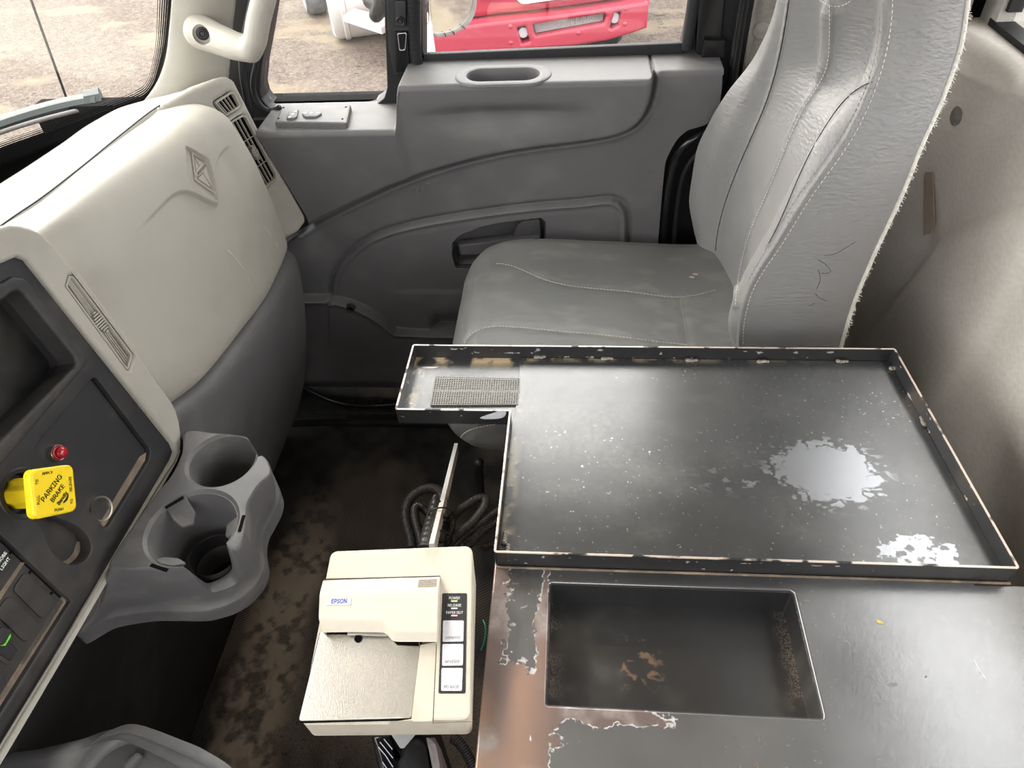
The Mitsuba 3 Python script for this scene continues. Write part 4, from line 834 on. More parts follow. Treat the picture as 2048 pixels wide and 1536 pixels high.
# ------------------------------------------------------------------ passenger seat
seat = 'passenger_seat'
lab(seat, 'grey leather passenger seat with white stitching and a high integrated headrest', 'seat')
def trk(pts): return np.array([P(a, b, y=c) for a, b, c in pts])
_T = [trk([(1406, 540, 1.335), (1400, 510, 1.335), (1385, 450, 1.34), (1378, 390, 1.34), (1390, 310, 1.335), (1420, 240, 1.325), (1450, 190, 1.315), (1510, 110, 1.29), (1560, 0, 1.265), (1585, -80, 1.25), (1600, -190, 1.24), (1606, -300, 1.235)]),
      trk([(1434, 580, 1.27), (1430, 512, 1.27), (1435, 461, 1.27), (1461, 374, 1.265), (1502, 276, 1.25), (1532, 205, 1.24), (1555, 128, 1.225), (1578, 0, 1.20), (1584, -80, 1.19), (1590, -190, 1.18), (1592, -300, 1.175)]),
      trk([(1471, 650, 1.13), (1471, 604, 1.13), (1474, 578, 1.13), (1491, 491, 1.135), (1527, 400, 1.14), (1568, 302, 1.14), (1614, 205, 1.14), (1650, 143, 1.145), (1658, 97, 1.145), (1660, 15, 1.145), (1662, -80, 1.14), (1664, -190, 1.135), (1664, -300, 1.13)]),
      trk([(1474, 675, 1.02), (1478, 612, 1.025), (1522, 512, 1.035), (1563, 435, 1.045), (1609, 328, 1.055), (1655, 246, 1.065), (1701, 189, 1.075), (1738, 120, 1.085), (1750, 60, 1.09), (1756, 0, 1.09), (1760, -80, 1.09), (1762, -190, 1.085), (1762, -300, 1.08)]),
      trk([(1479, 700, .965), (1484, 630, .965), (1504, 568, .97), (1543, 502, .975), (1614, 389, .985), (1686, 287, 1.0), (1742, 174, 1.02), (1768, 102, 1.03), (1776, 0, 1.04), (1778, -80, 1.045), (1780, -190, 1.045), (1780, -300, 1.045)]),
      trk([(1677, 700, .975), (1700, 620, .98), (1740, 520, .99), (1800, 390, 1.005), (1840, 290, 1.02), (1880, 200, 1.035), (1915, 100, 1.05), (1932, 0, 1.06), (1938, -80, 1.06), (1940, -190, 1.06), (1940, -300, 1.06)])]
_NV = 240
def byz(t, zs):
    o = np.argsort(t[:, 2]); t = t[o]; t = t[np.r_[True, np.diff(t[:, 2]) > 1e-4]]
    f = PchipInterpolator(t[:, 2], t[:, :2], extrapolate=False); q = f(np.clip(zs, t[0, 2], t[-1, 2])); return np.column_stack([q, zs])
_zs2 = np.linspace(0.44, 1.27, _NV); _K = [byz(t, _zs2) for t in _T]
_b1 = _K[3] * .5 + _K[4] * .5; _b1[:, 0] -= 0.016 * sm(.5, .6, _zs2) * sm(1.05, .9, _zs2) + .004; _b1[:, 1] -= .004
_f1 = _K[0] * .45 + _K[1] * .55; _f1[:, 0] -= 0.012
_k0 = _K[0] + [0.05, .006, 0]; _far = _K[0] + [0.13, .004, 0]; _far2 = np.column_stack([_K[5][:, 0] - .01, _K[0][:, 1] - .02, _zs2])
_sd = _K[4] * .55 + _K[5] * .45; _sd[:, 1] -= 0.010
_r1 = _K[5] + [0.004, .02, 0]; _r2 = _K[5] * .5 + _far2 * .5 + [0.012, 0, 0]
_net = np.stack([_far2, _far, _k0, _K[0], _f1, _K[1], _K[2], _K[3], _b1, _K[4], _sd, _K[5], _r1, _r2, _far2], 0)
_fs = np.linspace(0, len(_net) - 1, 300)
_S = np.stack([PchipInterpolator(np.arange(len(_net)), _net[:, :, k], axis=0)(_fs) for k in range(3)], -1)
from scipy.ndimage import gaussian_filter1d
_S[:, :, :2] = gaussian_filter1d(_S[:, :, :2], 2.2, axis=0, mode='nearest'); _S[:, :, :2] = gaussian_filter1d(_S[:, :, :2], 2.0, axis=1, mode='nearest')
bm = gridmesh(_S, facing=(-3, 1.0, 0.9))
_q = [(1578, 0), (1555, 128), (1532, 205), (1502, 276), (1461, 374), (1436, 461), (1431, 505)]; _sm1 = spl(cast(bm, spl(_q, 60))[0], 120)
_q = [(1660, 5), (1659, 60), (1658, 97), (1650, 143), (1614, 205), (1568, 302), (1527, 400), (1491, 491), (1474, 578), (1471, 610)]; _sm2 = spl(cast(bm, spl(_q, 80))[0], 140)
_q = [(1745, 164), (1720, 175), (1701, 189), (1655, 246), (1609, 328), (1580, 395), (1563, 435), (1535, 490)]; _sm3 = spl(cast(bm, spl(_q, 60))[0], 120)
_q = [(1770, 0), (1762, 102), (1740, 174), (1686, 285), (1614, 389), (1543, 502), (1503, 568), (1484, 630), (1479, 690)]; _sm4 = spl(cast(bm, spl(_q, 80))[0], 160)
_sm5 = spl(cast(bm, spl([(1782, 0), (1770, 102), (1750, 174), (1696, 287), (1624, 389), (1553, 502), (1513, 568), (1492, 630), (1487, 690)], 80))[0], 160)
for pth, dp, w in ((_sm1, .0035, .0035), (_sm2, .006, .006), (_sm3, .003, .0035), (_sm4, .004, .003)): bm = groove(bm, pth, dp, w)
_cr = spl(cast(bm, [(1660, 30), (1659, 80), (1656, 120), (1650, 143)])[0], 40); bm = groove(bm, _cr, .010, .016)
bk = add(seat + '__backrest', bm, 'leather', True)
for _p3, _r3 in ((_sm1, .0008), (_sm3, .0007)): add(bk + '__seam', tube(cast(bm, [(CX + FPX * (R.T @ (q - CAM))[0] / (R.T @ (q - CAM))[2], CY + FPX * (R.T @ (q - CAM))[1] / (R.T @ (q - CAM))[2]) for q in _p3[::2]])[0], _r3, 5), 'black_rubber', True)
_up = lambda pth, h: pth + (CAM - pth) / np.linalg.norm(CAM - pth, axis=1, keepdims=True) * h
lab(add(bk + '__stitching', stitches(_up(cast(bm, spl([(1659, 10), (1659, 60), (1658, 97), (1650, 143), (1614, 205), (1568, 302), (1527, 400), (1491, 491), (1474, 578), (1471, 610)], 80))[0], .0006)), 'thread'), 'white stitched seam down the middle', kind='stuff')
lab(add(bk + '__stitching', stitches(_up(cast(bm, spl([(1785, -5), (1773, 102), (1752, 174), (1698, 287), (1626, 389), (1555, 502), (1512, 568), (1491, 630), (1486, 690)], 80))[0], .0005), .0045, .003, .0007), 'thread'), 'white stitching along the side seam', kind='stuff')
lab(add(bk + '__stitching', stitches(_up(cast(bm, spl([(1759, -5), (1754, 90), (1735, 165), (1684, 268), (1608, 374), (1536, 490), (1497, 560)], 80))[0], .0005), .0045, .003, .0006), 'leather'), kind='stuff')
_hp2 = cast(bm, spl([(1640, 0), (1652, 8), (1668, 13), (1688, 10), (1703, 0)], 30))[0]
lab(add(bk + '__stitching', stitches(_up(_hp2, .0006), .0035, .0015, .0007), 'thread'), kind='stuff')
# fleece that shows along the rear edge, with stray fibres
_re = np.stack([np.interp(np.linspace(0, _NV - 1, 300), np.arange(_NV), _K[5][:, k]) for k in range(3)], 1) + [0.003, .002, 0]
fl = add(seat + '__fleece_edge', tube(_re, .0042, 8), 'fleece', True)
_hair = []
for _ in range(900):
    q = _re[rng.integers(0, 299)]; d = np.array([rng.normal(.6, .5), rng.normal(-.3, .6), rng.normal(-.1, .7)]); d /= np.linalg.norm(d); L = rng.uniform(.004, .010)
    _hair.append(tube([q, q + d * L * .6, q + d * L + [0, 0, -.001]], [.0006, .0005, .0003], 3, caps=False))
lab(add(fl + '__fibres', _hair, 'fleece'), kind='stuff')
# creases in the side
for pts in ([(1648, 510), (1668, 508), (1690, 497), (1710, 484)], [(1636, 519), (1650, 528), (1661, 541), (1642, 546)], [(1636, 539), (1640, 560), (1632, 578)], [(1631, 588), (1644, 598), (1654, 602)], [(1618, 612), (1628, 606)]):
    q, n = cast(bm, spl(pts, 14)); add(bk + '__crease', tube(q + n * .0001, .00035, 5), 'print_black')
# cushion
M = m3.Manifold(); _pts = []
for cx, cy in ((-.115, .945), (-.115, 1.205), (.30, .90), (.30, 1.28)):
    rr = .060 if cx < 0 else .015
    for k in range(16):
        a = k * math.pi / 8
        for cz, rad in ((.440, .055), (.497, .055)): _pts.append(ball((cx + rr * math.cos(a), cy + rr * math.sin(a), cz), rad, 16))
M = m3.Manifold.batch_hull(_pts).refine_to_length(0.009); cm = unman(M)
_v = np.array(cm.vertices); _t = sm(.44, .54, _v[:, 2])
_v[:, 2] += _t * (0.004 + 0.012 * np.exp(-((_v[:, 1] - 1.27) / .05) ** 2) * sm(.33, -.05, _v[:, 0]) - 0.012 * sm(.05, .30, _v[:, 0]) + 0.012 * np.exp(-((_v[:, 0] + .10) / .12) ** 2))
_v[:, 0] -= 0.020 * sm(.52, .42, _v[:, 2]) * sm(.0, -.16, _v[:, 0])
cm.vertices = _v; trimesh.smoothing.filter_taubin(cm, .5, .5, 12)
_qa = cast(cm, spl([(992, 527), (1033, 535), (1081, 556), (1132, 570), (1200, 578), (1280, 586), (1358, 594), (1400, 588), (1434, 579)], 90))[0]
_qb = cast(cm, spl([(929, 686), (941, 669), (972, 655), (1013, 653), (1116, 662), (1200, 669), (1290, 680), (1374, 689)], 90))[0]
_qc2 = cast(cm, spl([(1361, 597), (1366, 630), (1376, 688)], 30))[0]
_qd = cast(cm, spl([(1013, 845), (975, 851), (946, 858), (928, 867), (919, 880), (917, 895), (921, 908)], 60))[0]
for pth in (_qa, _qb, _qc2, _qd): cm = groove(cm, pth, .003, .005)
cu = add(seat + '__cushion', cm, 'leather_cushion', True)
for pth in (_qa, _qb): lab(add(cu + '__stitching', stitches(_up(pth, .0012), .0045, .002, .0006), 'thread'), kind='stuff')
lab(add(cu + '__stitching', stitches(_up(_qc2, .0012), .003, .003, .0006), 'felt_tan'), kind='stuff')
lab(add(cu + '__stitching', stitches(_up(_qd, .0015), .005, .0022, .0008), 'thread'), kind='stuff')
for q in [(1383, 555), (1390, 549)]:
    c, n = cast(cm, [q]); add(cu + '__chafed_spot', Frame(c[0] + n[0] * .0006, (1, 0, 0), n[0]).put(slab(chaikin(np.array([(-.006, -.003), (.005, -.004), (.007, .002), (-.004, .004)]), 2), .0006)), 'felt_tan')
add(seat + '__pedestal', [box((-.06, .92, .002), (.28, 1.26, .12), .01), box((-.02, .95, .11), (.26, 1.22, .395), .01)], 'black_plastic', 30)
add(seat + '__slide_rail', box((-.10, .905, .30), (.30, .935, .33), .004), 'black_plastic', 30)
add(seat + '__adjuster_lever', tube(spl([P(958, 925, z=.38), P(958, 960, z=.30), P(962, 1000, z=.24)], 12), .009, 10), 'black_plastic', True)

# ------------------------------------------------------------------ black steel console and the tray on it
con = 'steel_console'
lab(con, 'worn black steel console between the seats with a sunken rectangular pocket', 'console')
_pk = rrect(-.025, .3145, .272, .465, .004)
_top = roundpoly([(-.097, -.40), (.665, -.40), (.665, .483), (.49, .483), (.49, .795), (-.097, .795)], .006)
add(con + '__top', UP.put(slab(_top, .052, .0032, [_pk], z0=.548, steps=4)), 'console_steel', 30)
add(con + '__base', [box((-.097, -.40, .001), (.66, .48, .549)), box((-.097, .48, .001), (.485, .79, .549))], 'console_steel')
_pi = _inset(ccw(_pk), .0012)
pk = add(con + '__pocket', UP.put(slab(_inset(ccw(_pk), -.001), .047, .0005, [_pi], z0=.5495)), 'pocket_steel', 30)
add(pk + '__floor', UP.put(slab(_inset(ccw(_pk), -.001), .0025, z0=.5485)), 'pocket_steel')
add(con + '__weld_seam', tube([(-.094, .484, .6005), (.2, .4845, .6005), (.53, .4845, .6005)], .0018, 6), 'stack_dusty', True)
lf = add('dry_leaf', UP.put(slab(chaikin(onz([(1752, 1241), (1758, 1240), (1768, 1247), (1764, 1249), (1755, 1246)], .6005), 2), .0012, .0005, z0=.6001)), 'dry_leaf')
lab(lf, 'tiny dry yellow leaf lying on the black console beside the pocket', 'leaf')
for pts in ([(1770, 1370), (1790, 1364), (1797, 1370), (1785, 1374)], [(1848, 1352), (1856, 1350), (1852, 1358)]):
    add(con + '__scuff', UP.put(slab(chaikin(ccw(onz(pts, .6002)), 2), .0004, z0=.5999)), 'mesh_grey')
add(con + '__scratch', tube(PL([(1948, 1320), (1956, 1336), (1973, 1360)], z=.6003), .0005, 4), 'label_silver')

tray = 'steel_tray'
lab(tray, 'black steel tray with raised rim, bare patch and a mesh-covered side tab on the console', 'tray')
_rim = ccw(roundpoly([(-.266, .882), (.508, .880), (.530, .4865), (-.0955, .4865), (-.0935, .731), (-.268, .731)], .004))
_rin = ccw(_inset(_rim, .0028))
TZ = .604
add(tray + '__floor', UP.put(slab(_inset(_rim, .001), .0032, z0=TZ - .0036)), 'tray_steel')
add(tray + '__upper_sheet', UP.put(slab(ccw([(-.0865, .878), (.505, .8765), (.527, .490), (-.092, .490), (-.090, .735), (-.0865, .735)]), .0022, .0006, z0=TZ - .0004)), 'tray_steel')
add(tray + '__rim', UP.put(slab(_rim, .0295, .0006, [_rin], z0=.6005)), 'tray_rim', 30)
add(tray + '__rim_edge', UP.put(slab(_inset(_rim, -.0002), .0008, .0004, [_inset(_rin, .0003)], z0=.6296)), 'rim_worn', 30)
mat('tray_rim', lambda p, n, uv: mix(mi.Color3f(0.022, 0.022, 0.023), mi.Color3f(0.34, 0.33, 0.33), smoothstep(0.73, 0.79, fbm(p.x * 90, p.y * 90, p.z * 130, 3))), 0.33, 0.6)
for x, y in [(1080, 714), (1215, 717), (1384, 721), (1527, 723), (1685, 723), (1792, 737), (1846, 842), (1860, 857), (1933, 990), (2014, 1122), (1015, 1100), (1009, 1075), (1530, 1131) if False else (1013, 905)]:
    c = P(x, y, z=TZ + .004); d = np.array([0, 1.0]) if x > 1800 or x < 1020 else np.array([1.0, 0]); b = []
    for k in range(4): b.append((trimesh.creation.icosphere(2, .0042 - .0004 * k), (k - 1.5) * .0045))
    q = []
    for m_, o_ in b: m_.apply_scale([1, 1, .75]); m_.apply_translation(c + np.array([d[0] * o_, d[1] * o_, rng.uniform(-.0008, .0008)])); q.append(m_)
    add(tray + '__weld_bead', q, 'weld_metal', True)
mat('weld_metal', toned((0.30, 0.27, 0.23), 0.4, 120), 0.45, 0.5, metallic=0.5)
# perforated grille over the tab, two pieces laid edge to edge
_gq = PL([(872, 753), (1040, 757), (1037, 808), (862, 809)], z=TZ + .003)[:, :2]
def gp(u, v): return (_gq[0] * (1 - u) + _gq[1] * u) * (1 - v) + (_gq[3] * (1 - u) + _gq[2] * u) * v
for v0, v1, x1, nv in ((0.0, .52, 1.0, 8), (.50, 1.0, .995, 8)):
    bars = []; nu = 36
    for i in range(nu + 1):
        u = i / nu * x1; a, b = gp(u, v0), gp(u, v1); w = .00085; h = .0004
        bars.append(box((min(a[0], b[0]) - w, min(a[1], b[1]), TZ + .0016), (max(a[0], b[0]) * .0 + min(a[0], b[0]) + w, max(a[1], b[1]), TZ + .0028)))
        bars[-1].vertices[:, 0] += (a[0] - b[0]) * ((bars[-1].vertices[:, 1] - min(a[1], b[1])) / abs(a[1] - b[1]))
    for j in range(nv + 1):
        v = v0 + (v1 - v0) * j / nv; a, b = gp(0, v), gp(x1, v); n = np.array([-(b - a)[1], (b - a)[0]]); n = n / np.linalg.norm(n) * .0009
        bars.append(UP.put(slab(ccw([a - n, b - n, b + n, a + n]), .0012, z0=TZ + .0017)))
    add(tray + '__mesh_grille', bars, 'grille_steel')
mat('grille_steel', toned((0.26, 0.255, 0.24), 0.15, 200), 0.6, 0.3, metallic=0.3)
# flaked patches and scrapes of paint
add(tray + '__bare_scrape', Frame((0, .7312, 0), (1, 0, 0), (0, -1, 0)).put(slab(chaikin(ccw(PL([(950, 838), (985, 826), (1008, 819), (1014, 826), (1005, 838)], y=.731)[:, [0, 2]]), 2), .0006)), 'label_silver')
for pts in ([(841, 735), (852, 733), (868, 734), (880, 733), (866, 737), (848, 737)], [(1070, 740), (1090, 737), (1098, 742), (1080, 745)], [(841, 749), (844, 743), (846, 748)]):
    add(tray + '__drip_mark', UP.put(slab(chaikin(ccw(onz(pts, TZ)), 2), .0005, z0=TZ - .0003)), 'fleece')

# ------------------------------------------------------------------ double cup holder below the centre panel
cup = 'cup_holder'
lab(cup, 'grey plastic double cup holder sticking out below the centre panel', 'cup holder')
ZT, ZB = .690, .602
# outline of the top, and of the flared foot of the skirt
_top_px = [(371, 861), (430, 863), (484, 868), (497, 876), (514, 908), (526, 909), (536, 922), (541, 945), (520, 965), (506, 985), (494, 1010), (491, 1040), (488, 1065), (483, 1085), (474, 1098), (462, 1100), (450, 1110), (430, 1118), (405, 1124), (384, 1126), (340, 1137), (290, 1137), (236, 1137), (218, 1120), (300, 1000), (340, 950), (362, 905)]
_bot_px = [(371, 930), (430, 935), (505, 920), (530, 925), (545, 945), (556, 975), (558, 990), (553, 1010), (540, 1035), (527, 1060), (523, 1085), (526, 1110), (528, 1125), (524, 1142), (515, 1160), (500, 1178), (478, 1196), (455, 1208), (430, 1216), (400, 1222), (340, 1222), (290, 1223), (215, 1236), (150, 1262), (240, 1120), (300, 1060), (340, 1000)]
_tp, _bp = onz(_top_px, ZT), onz(_bot_px, ZB)
def dense(a, n=14):
    a = np.asarray(a); out = []
    for k in range(len(a)):
        p0, p1, p2, p3 = a[k - 1], a[k], a[(k + 1) % len(a)], a[(k + 2) % len(a)]
        for j in range(n):
            t = j / n; out.append(.5 * ((2 * p1) + (p2 - p0) * t + (2 * p0 - 5 * p1 + 4 * p2 - p3) * t ** 2 + (3 * p1 - p0 - 3 * p2 + p3) * t ** 3))
    return np.array(out)
_tp, _bp = dense(_tp, 10), dense(_bp, 10)
if np.sum(_tp[:, 0] * np.roll(_tp[:, 1], -1) - np.roll(_tp[:, 0], -1) * _tp[:, 1]) < 0: _tp, _bp = _tp[::-1], _bp[::-1]
def loft(levels):
    n = len(levels[0]); V = np.vstack(levels); F = []; i = np.arange(n); j = (i + 1) % n
    for l in range(len(levels) - 1):
        a, b = l * n, (l + 1) * n; F += [np.stack([a + i, a + j, b + j], 1), np.stack([a + i, b + j, b + i], 1)]
    out = [trimesh.Trimesh(V, np.vstack(F), process=False)]
    for L, up in ((levels[-1], True), (levels[0], False)):
        v, f = trimesh.creation.triangulate_polygon(sg.Polygon(L[:, :2]), engine='earcut')
        f = cKDTree(L[:, :2]).query(v)[1][f]; f = f[(f[:, 0] != f[:, 1]) & (f[:, 1] != f[:, 2]) & (f[:, 0] != f[:, 2])]
        m = trimesh.Trimesh(L, f, process=False)
        if (m.face_normals[:, 2].sum() > 0) != up: m.invert()
        out.append(m)
    m = trimesh.util.concatenate(out); m.merge_vertices(digits_vertex=7); return m
def lv(p, z): return np.column_stack([p, np.full(len(p), z)])
_c = _bp.mean(0); _in = lambda p, d: _inset(p, d)
_lev = [lv(_bp, ZB - .026), lv(_bp, ZB - .012), lv(_bp, ZB - .004), lv(_bp * .97 + _tp * .03, ZB), lv(_bp + (_bp.mean(0) - _bp) * .055, ZB + .003), lv(_bp * .76 + _tp * .24 + ((_bp.mean(0) - _bp) * .05), ZB + .012), lv(_bp * .45 + _tp * .55 + (_bp.mean(0) - _bp) * .02, ZB + .035), lv(_bp * .16 + _tp * .84, ZB + .065), lv(_tp, ZT - .006), lv(_tp + (_tp.mean(0) - _tp) * .012, ZT - .0018), lv(_tp + (_tp.mean(0) - _tp) * .035, ZT)]
body = man(loft(_lev))
def ell(pts): return onz(pts, ZT)
_c1p = onz([(371, 925), (393, 893), (430, 876), (475, 872), (497, 882), (510, 905), (505, 935), (480, 958), (440, 966), (400, 955)], ZT)
_c2p = onz([(291, 1075), (300, 1040), (330, 1008), (375, 990), (420, 990), (455, 1005), (473, 1035), (470, 1065), (455, 1090), (420, 1112), (380, 1122), (330, 1120), (303, 1105)], ZT)
def cutter(ctr, r, ztop, zbot, taper, lip=.004, n=64):
    M = m3.Manifold.cylinder(ztop - zbot, r * taper, r, n).translate([float(ctr[0]), float(ctr[1]), zbot])
    return M + m3.Manifold.cylinder(lip, r, r + lip, n).translate([float(ctr[0]), float(ctr[1]), ztop - lip]) + m3.Manifold.cylinder(.02, r + lip, r + lip, n).translate([float(ctr[0]), float(ctr[1]), ztop])
def fit(p):
    c = p.mean(0)
    for _ in range(30):
        d = np.linalg.norm(p - c, axis=1); r = d.mean(); c = c + ((p - c) * ((d - r) / d)[:, None]).mean(0) * 1.6
    return c, r
c1, r1 = fit(_c1p); c2, r2 = fit(_c2p)
body = body - cutter(c1, r1, ZT, ZB - .005, .80)
body = body - cutter(c2, r2, ZT, ZB + .010, .72)
body = body - m3.Manifold.cylinder(.12, r2 * .50, r2 * .56, 48).translate([float(c2[0] + .010), float(c2[1] - .004), ZB - .045])
_so = P(441, 1165, z=.655)[:2]; _sdir = (_so - c2) / np.linalg.norm(_so - c2); _sper = np.array([-_sdir[1], _sdir[0]])      # slot for a mug's handle
Ms = m3.Manifold.batch_hull([ball((*(c2 + _sdir * r + _sper * s_ * w), z), .006, 16) for r in (.030, .14) for s_ in (-1, 1) for z, w in ((.632, .012), (.650, .015), (.73, .026))])
body = body - Ms
cb = unman(body); add(cup + '__body', cb, 'cup_plastic', 35)
# floor of the big well, the sprung tabs and the dark slots
add(cup + '__well_liner', UP.put(lathe([(r2 * .50, -.040), (r2 * .545, .036), (r2 * .56, .037), (r2 * .515, -.040)], 48), c2[0] + .010, c2[1] - .004, ZB - .004), 'black_plastic', 40)
add(cup + '__well_floor', UP.put(lathe([(0, .0), (r2 * .36, .0), (r2 * .37, .004), (r2 * .42, .004), (r2 * .52, .002)], 48), c2[0] + .010, c2[1] - .004, ZB - .044), 'black_plastic', 40)
add(cup + '__cup_floor', UP.put(slab(circle(*c1, r1 * .83, 48), .003, z0=ZB - .006)), 'cup_plastic')
for quad, out in (([(330, 1012), (371, 993), (386, 1016), (379, 1035), (356, 1043), (343, 1035)], 0), ([(449, 1040), (483, 1029), (480, 1058), (455, 1072), (446, 1064)], 1), ([(309, 1118), (325, 1109), (352, 1109), (371, 1121), (345, 1132), (318, 1128)], 2)):
    q = onz(quad, ZT - .004); c = q.mean(0); d = c2 - c; d /= np.linalg.norm(d)
    m = slab(roundpoly(q, .003), .004, .0015, z0=ZT - .006)
    v = np.array(m.vertices); k = (v[:, :2] - c) @ d; v[:, 2] -= np.maximum(k + .008, 0) * .55; m.vertices = v
    add(cup + '__sprung_tab', m, 'cup_plastic', 30)
    add(cup + '__tab_slot', UP.put(slab(_inset(roundpoly(onz(quad, ZT), .002), -.002), .0012, z0=ZT - .0012)) if out == 9 else UP.put(slab(ccw(np.array([c - d * .016 + np.array([-d[1], d[0]]) * .012, c - d * .016 - np.array([-d[1], d[0]]) * .012, c - d * .012 - np.array([-d[1], d[0]]) * .012, c - d * .012 + np.array([-d[1], d[0]]) * .012])), .001, z0=ZT - .0003)), 'black_void')

# grey housing at the lower edge
hou = 'shifter_housing'
lab(hou, 'grey moulded housing with a rounded rim and recessed top at the lower left edge', 'housing')
HZ = .56
_ho = dense(onz([(0, 1497), (60, 1489), (110, 1478), (160, 1466), (205, 1450), (253, 1444), (292, 1455), (359, 1486), (460, 1537), (520, 1580), (540, 1640), (470, 1760), (0, 1800), (-190, 1700), (-160, 1530)], HZ), 8)
_hi = dense(onz([(150, 1600), (178, 1537), (205, 1506), (232, 1489), (262, 1486), (342, 1516), (388, 1537), (440, 1575), (450, 1630), (400, 1700), (200, 1690)], HZ), 8)
add(hou + '__rim', UP.put(slab(ccw(_ho), .060, .020, [ccw(_hi)], z0=HZ - .060, steps=6)), 'cup_plastic', 40)
add(hou + '__recess', UP.put(slab(_inset(ccw(_hi), -.004), .012, .002, z0=HZ - .024)), 'grey_plastic', 30)
add(hou + '__ridge', UP.put(slab(roundpoly(onz([(245, 1560), (252, 1530), (276, 1508), (290, 1510), (268, 1540), (266, 1570)], HZ - .01), .003), .012, .004, z0=HZ - .014)), 'grey_plastic', 30)
add(hou + '__base', UP.put(slab(_inset(ccw(_ho), .016), HZ - .062, z0=.001)), 'kick_plastic')

# ------------------------------------------------------------------ receipt printer
prn = 'receipt_printer'
lab(prn, 'beige receipt printer with a steel paper table and three white keys', 'printer')
_fl, _fr2, _rl, _rr = P(594, 1444, z=.628), P(941, 1440, z=.628), P(661, 1101, z=.662), P(945, 1090, z=.662)
_o, _n = plane3(_fl, _fr2, (_rl + _rr) / 2)
FT = Frame(_fl, _fr2 - _fl, _n)                            # u right, v back, w up out of the sloping top
T_ = lambda pts, h=0.0: FT.px(pts, h)
W = np.linalg.norm(_fr2 - _fl)
_bo = T_([(594, 1445), (941, 1441), (945, 1090), (661, 1101)])
_zb = .580
# lower body: the outline of the top dropped to a level underside, drawn in a little
_ring = roundpoly(_bo, .009, 4)
def drop(ring, w, z=None, shrink=0.0):
    r = _inset(ccw(ring), shrink); q = np.array([FT.at(a, b, w) for a, b in r])
    if z is not None: q[:, 2] = z
    return q
_pl = roundpoly(T_([(594, 1444), (823, 1437), (840, 1293), (873, 1284), (880, 1150), (655, 1157)], 0), .002)
body = loft([drop(_ring, 0, _zb, .004), drop(_ring, 0, _zb + .004, .002), drop(_ring, -.004), drop(_ring, -.0012, None, .0008), drop(_ring, 0, None, .003)])
sink = FT.put(slab(roundpoly(T_([(560, 1475), (823, 1437.5), (840.5, 1290), (873, 1284), (880, 1152), (600, 1158)], 0), .0015), .05, z0=-.010))
body = unman(man(body) - man(sink))
add(prn + '__body', body, 'printer_beige', 30)
# upper rear deck strip line and column groove
def groove_line(pts, w=.0004, h=0.0): add(prn + '__joint', tube(np.array([FT.at(*q, h) for q in T_(pts, h)]), w, 5), 'printer_groove')
groove_line([(880, 1152), (873, 1290), (866, 1443), (866, 1447)], .0005)
groove_line([(648, 1159), (880, 1152)], .0005)
groove_line([(866, 1446), (942, 1443)], .0003)
# strip right of the table
add(prn + '__table_side', FT.put(slab(roundpoly(T_([(840, 1293), (873, 1285), (866, 1443), (824, 1444)], 0), .001), .010, .0012, z0=-.010)), 'printer_beige', 30)
# steel paper table
_tb = roundpoly(T_([(596, 1442), (823, 1436), (840, 1293), (838, 1262), (640, 1262)], -.004), .003)
add(prn + '__paper_table', FT.put(slab(_tb, .0035, .0012, z0=-.008)), 'embossed_steel', 30)
add(prn + '__table_gap', FT.put(slab(_inset(ccw(_tb), -.0012), .002, z0=-.0098)), 'black_void')
# ribbon cover over the print head: a hood with two creases and a cut-away lip
_h0 = .000
_rows = [[(648, 1160), (700, 1158), (763, 1156), (792, 1155), (850, 1153.5), (880, 1152.5)], [(641, 1187), (700, 1184.5), (764, 1182), (792, 1181), (850, 1179), (876, 1178)], [(639, 1237), (700, 1238.5), (762, 1240), (794, 1262), (850, 1262), (874, 1262)], [(648, 1266), (700, 1265), (764, 1266), (792, 1284), (850, 1284.5), (873, 1284.5)]]
_hh = [.001, .014, .016, .010]
_pts = [[FT.at(*T_([q], h)[0], h) for q in r] for r, h in zip(_rows, _hh)]
_pts = np.array(_pts); _base = np.array([[FT.at(*T_([q], h)[0], -.004) for q in r] for r, h in zip(_rows, _hh)])
def ribbon(a, n): return np.stack([PchipInterpolator(np.arange(len(a)), a, axis=0)(np.linspace(0, len(a) - 1, n))], 0)[0]
_g = [ribbon(r, 61) for r in _pts]; _L = []
for a, b in zip(_g[:-1], _g[1:]):
    for k in range(8): _L.append(a + (b - a) * k / 8)
_L.append(_g[-1]); _L = np.array(_L)
_L = gaussian_filter1d(_L, .8, axis=0, mode='nearest')
hood = gridmesh(np.concatenate([_L, (_L[-1] - FT.w * .004 + FT.v * .001)[None], (_L[-1] - FT.w * .006 + FT.v * .010)[None]], 0), .0015, facing=FT.at(.09, .1, 1))
hd_ = add(prn + '__ribbon_cover', hood, 'printer_beige', 25)
for side in (0, -1):
    e = _L[:, side]; lo = np.array([q - FT.w * max((q - FT.o) @ FT.w + .006, .0005) for q in e])
    add(hd_ + '__side_wall', gridmesh(np.stack([e, e * .5 + lo * .5, lo], 1), .001), 'printer_beige', 25)
def on_hood(q, h=.0004):
    p, n = cast(hood, [q]); return p[0] + n[0] * h, n[0]
# throat under the hood
_th = T_([(652, 1285), (840, 1296), (838, 1252), (652, 1252)], -.003)
add(prn + '__throat', FT.put(slab(ccw(T_([(652, 1266), (775, 1268), (793, 1288), (836, 1290), (838, 1240), (650, 1240)], 0)), .0025, z0=-.0055)), 'black_void')
add(prn + '__print_head', FT.put(slab(ccw(T_([(695, 1270), (775, 1272), (775, 1262), (695, 1260)], .002)), .004, .001, z0=.0)), 'steel', 30)
add(prn + '__throat__notch', FT.put(slab(circle(*T_([(716, 1277)], -.003)[0], .0042, 20), .001, z0=-.0040)), 'black_void')
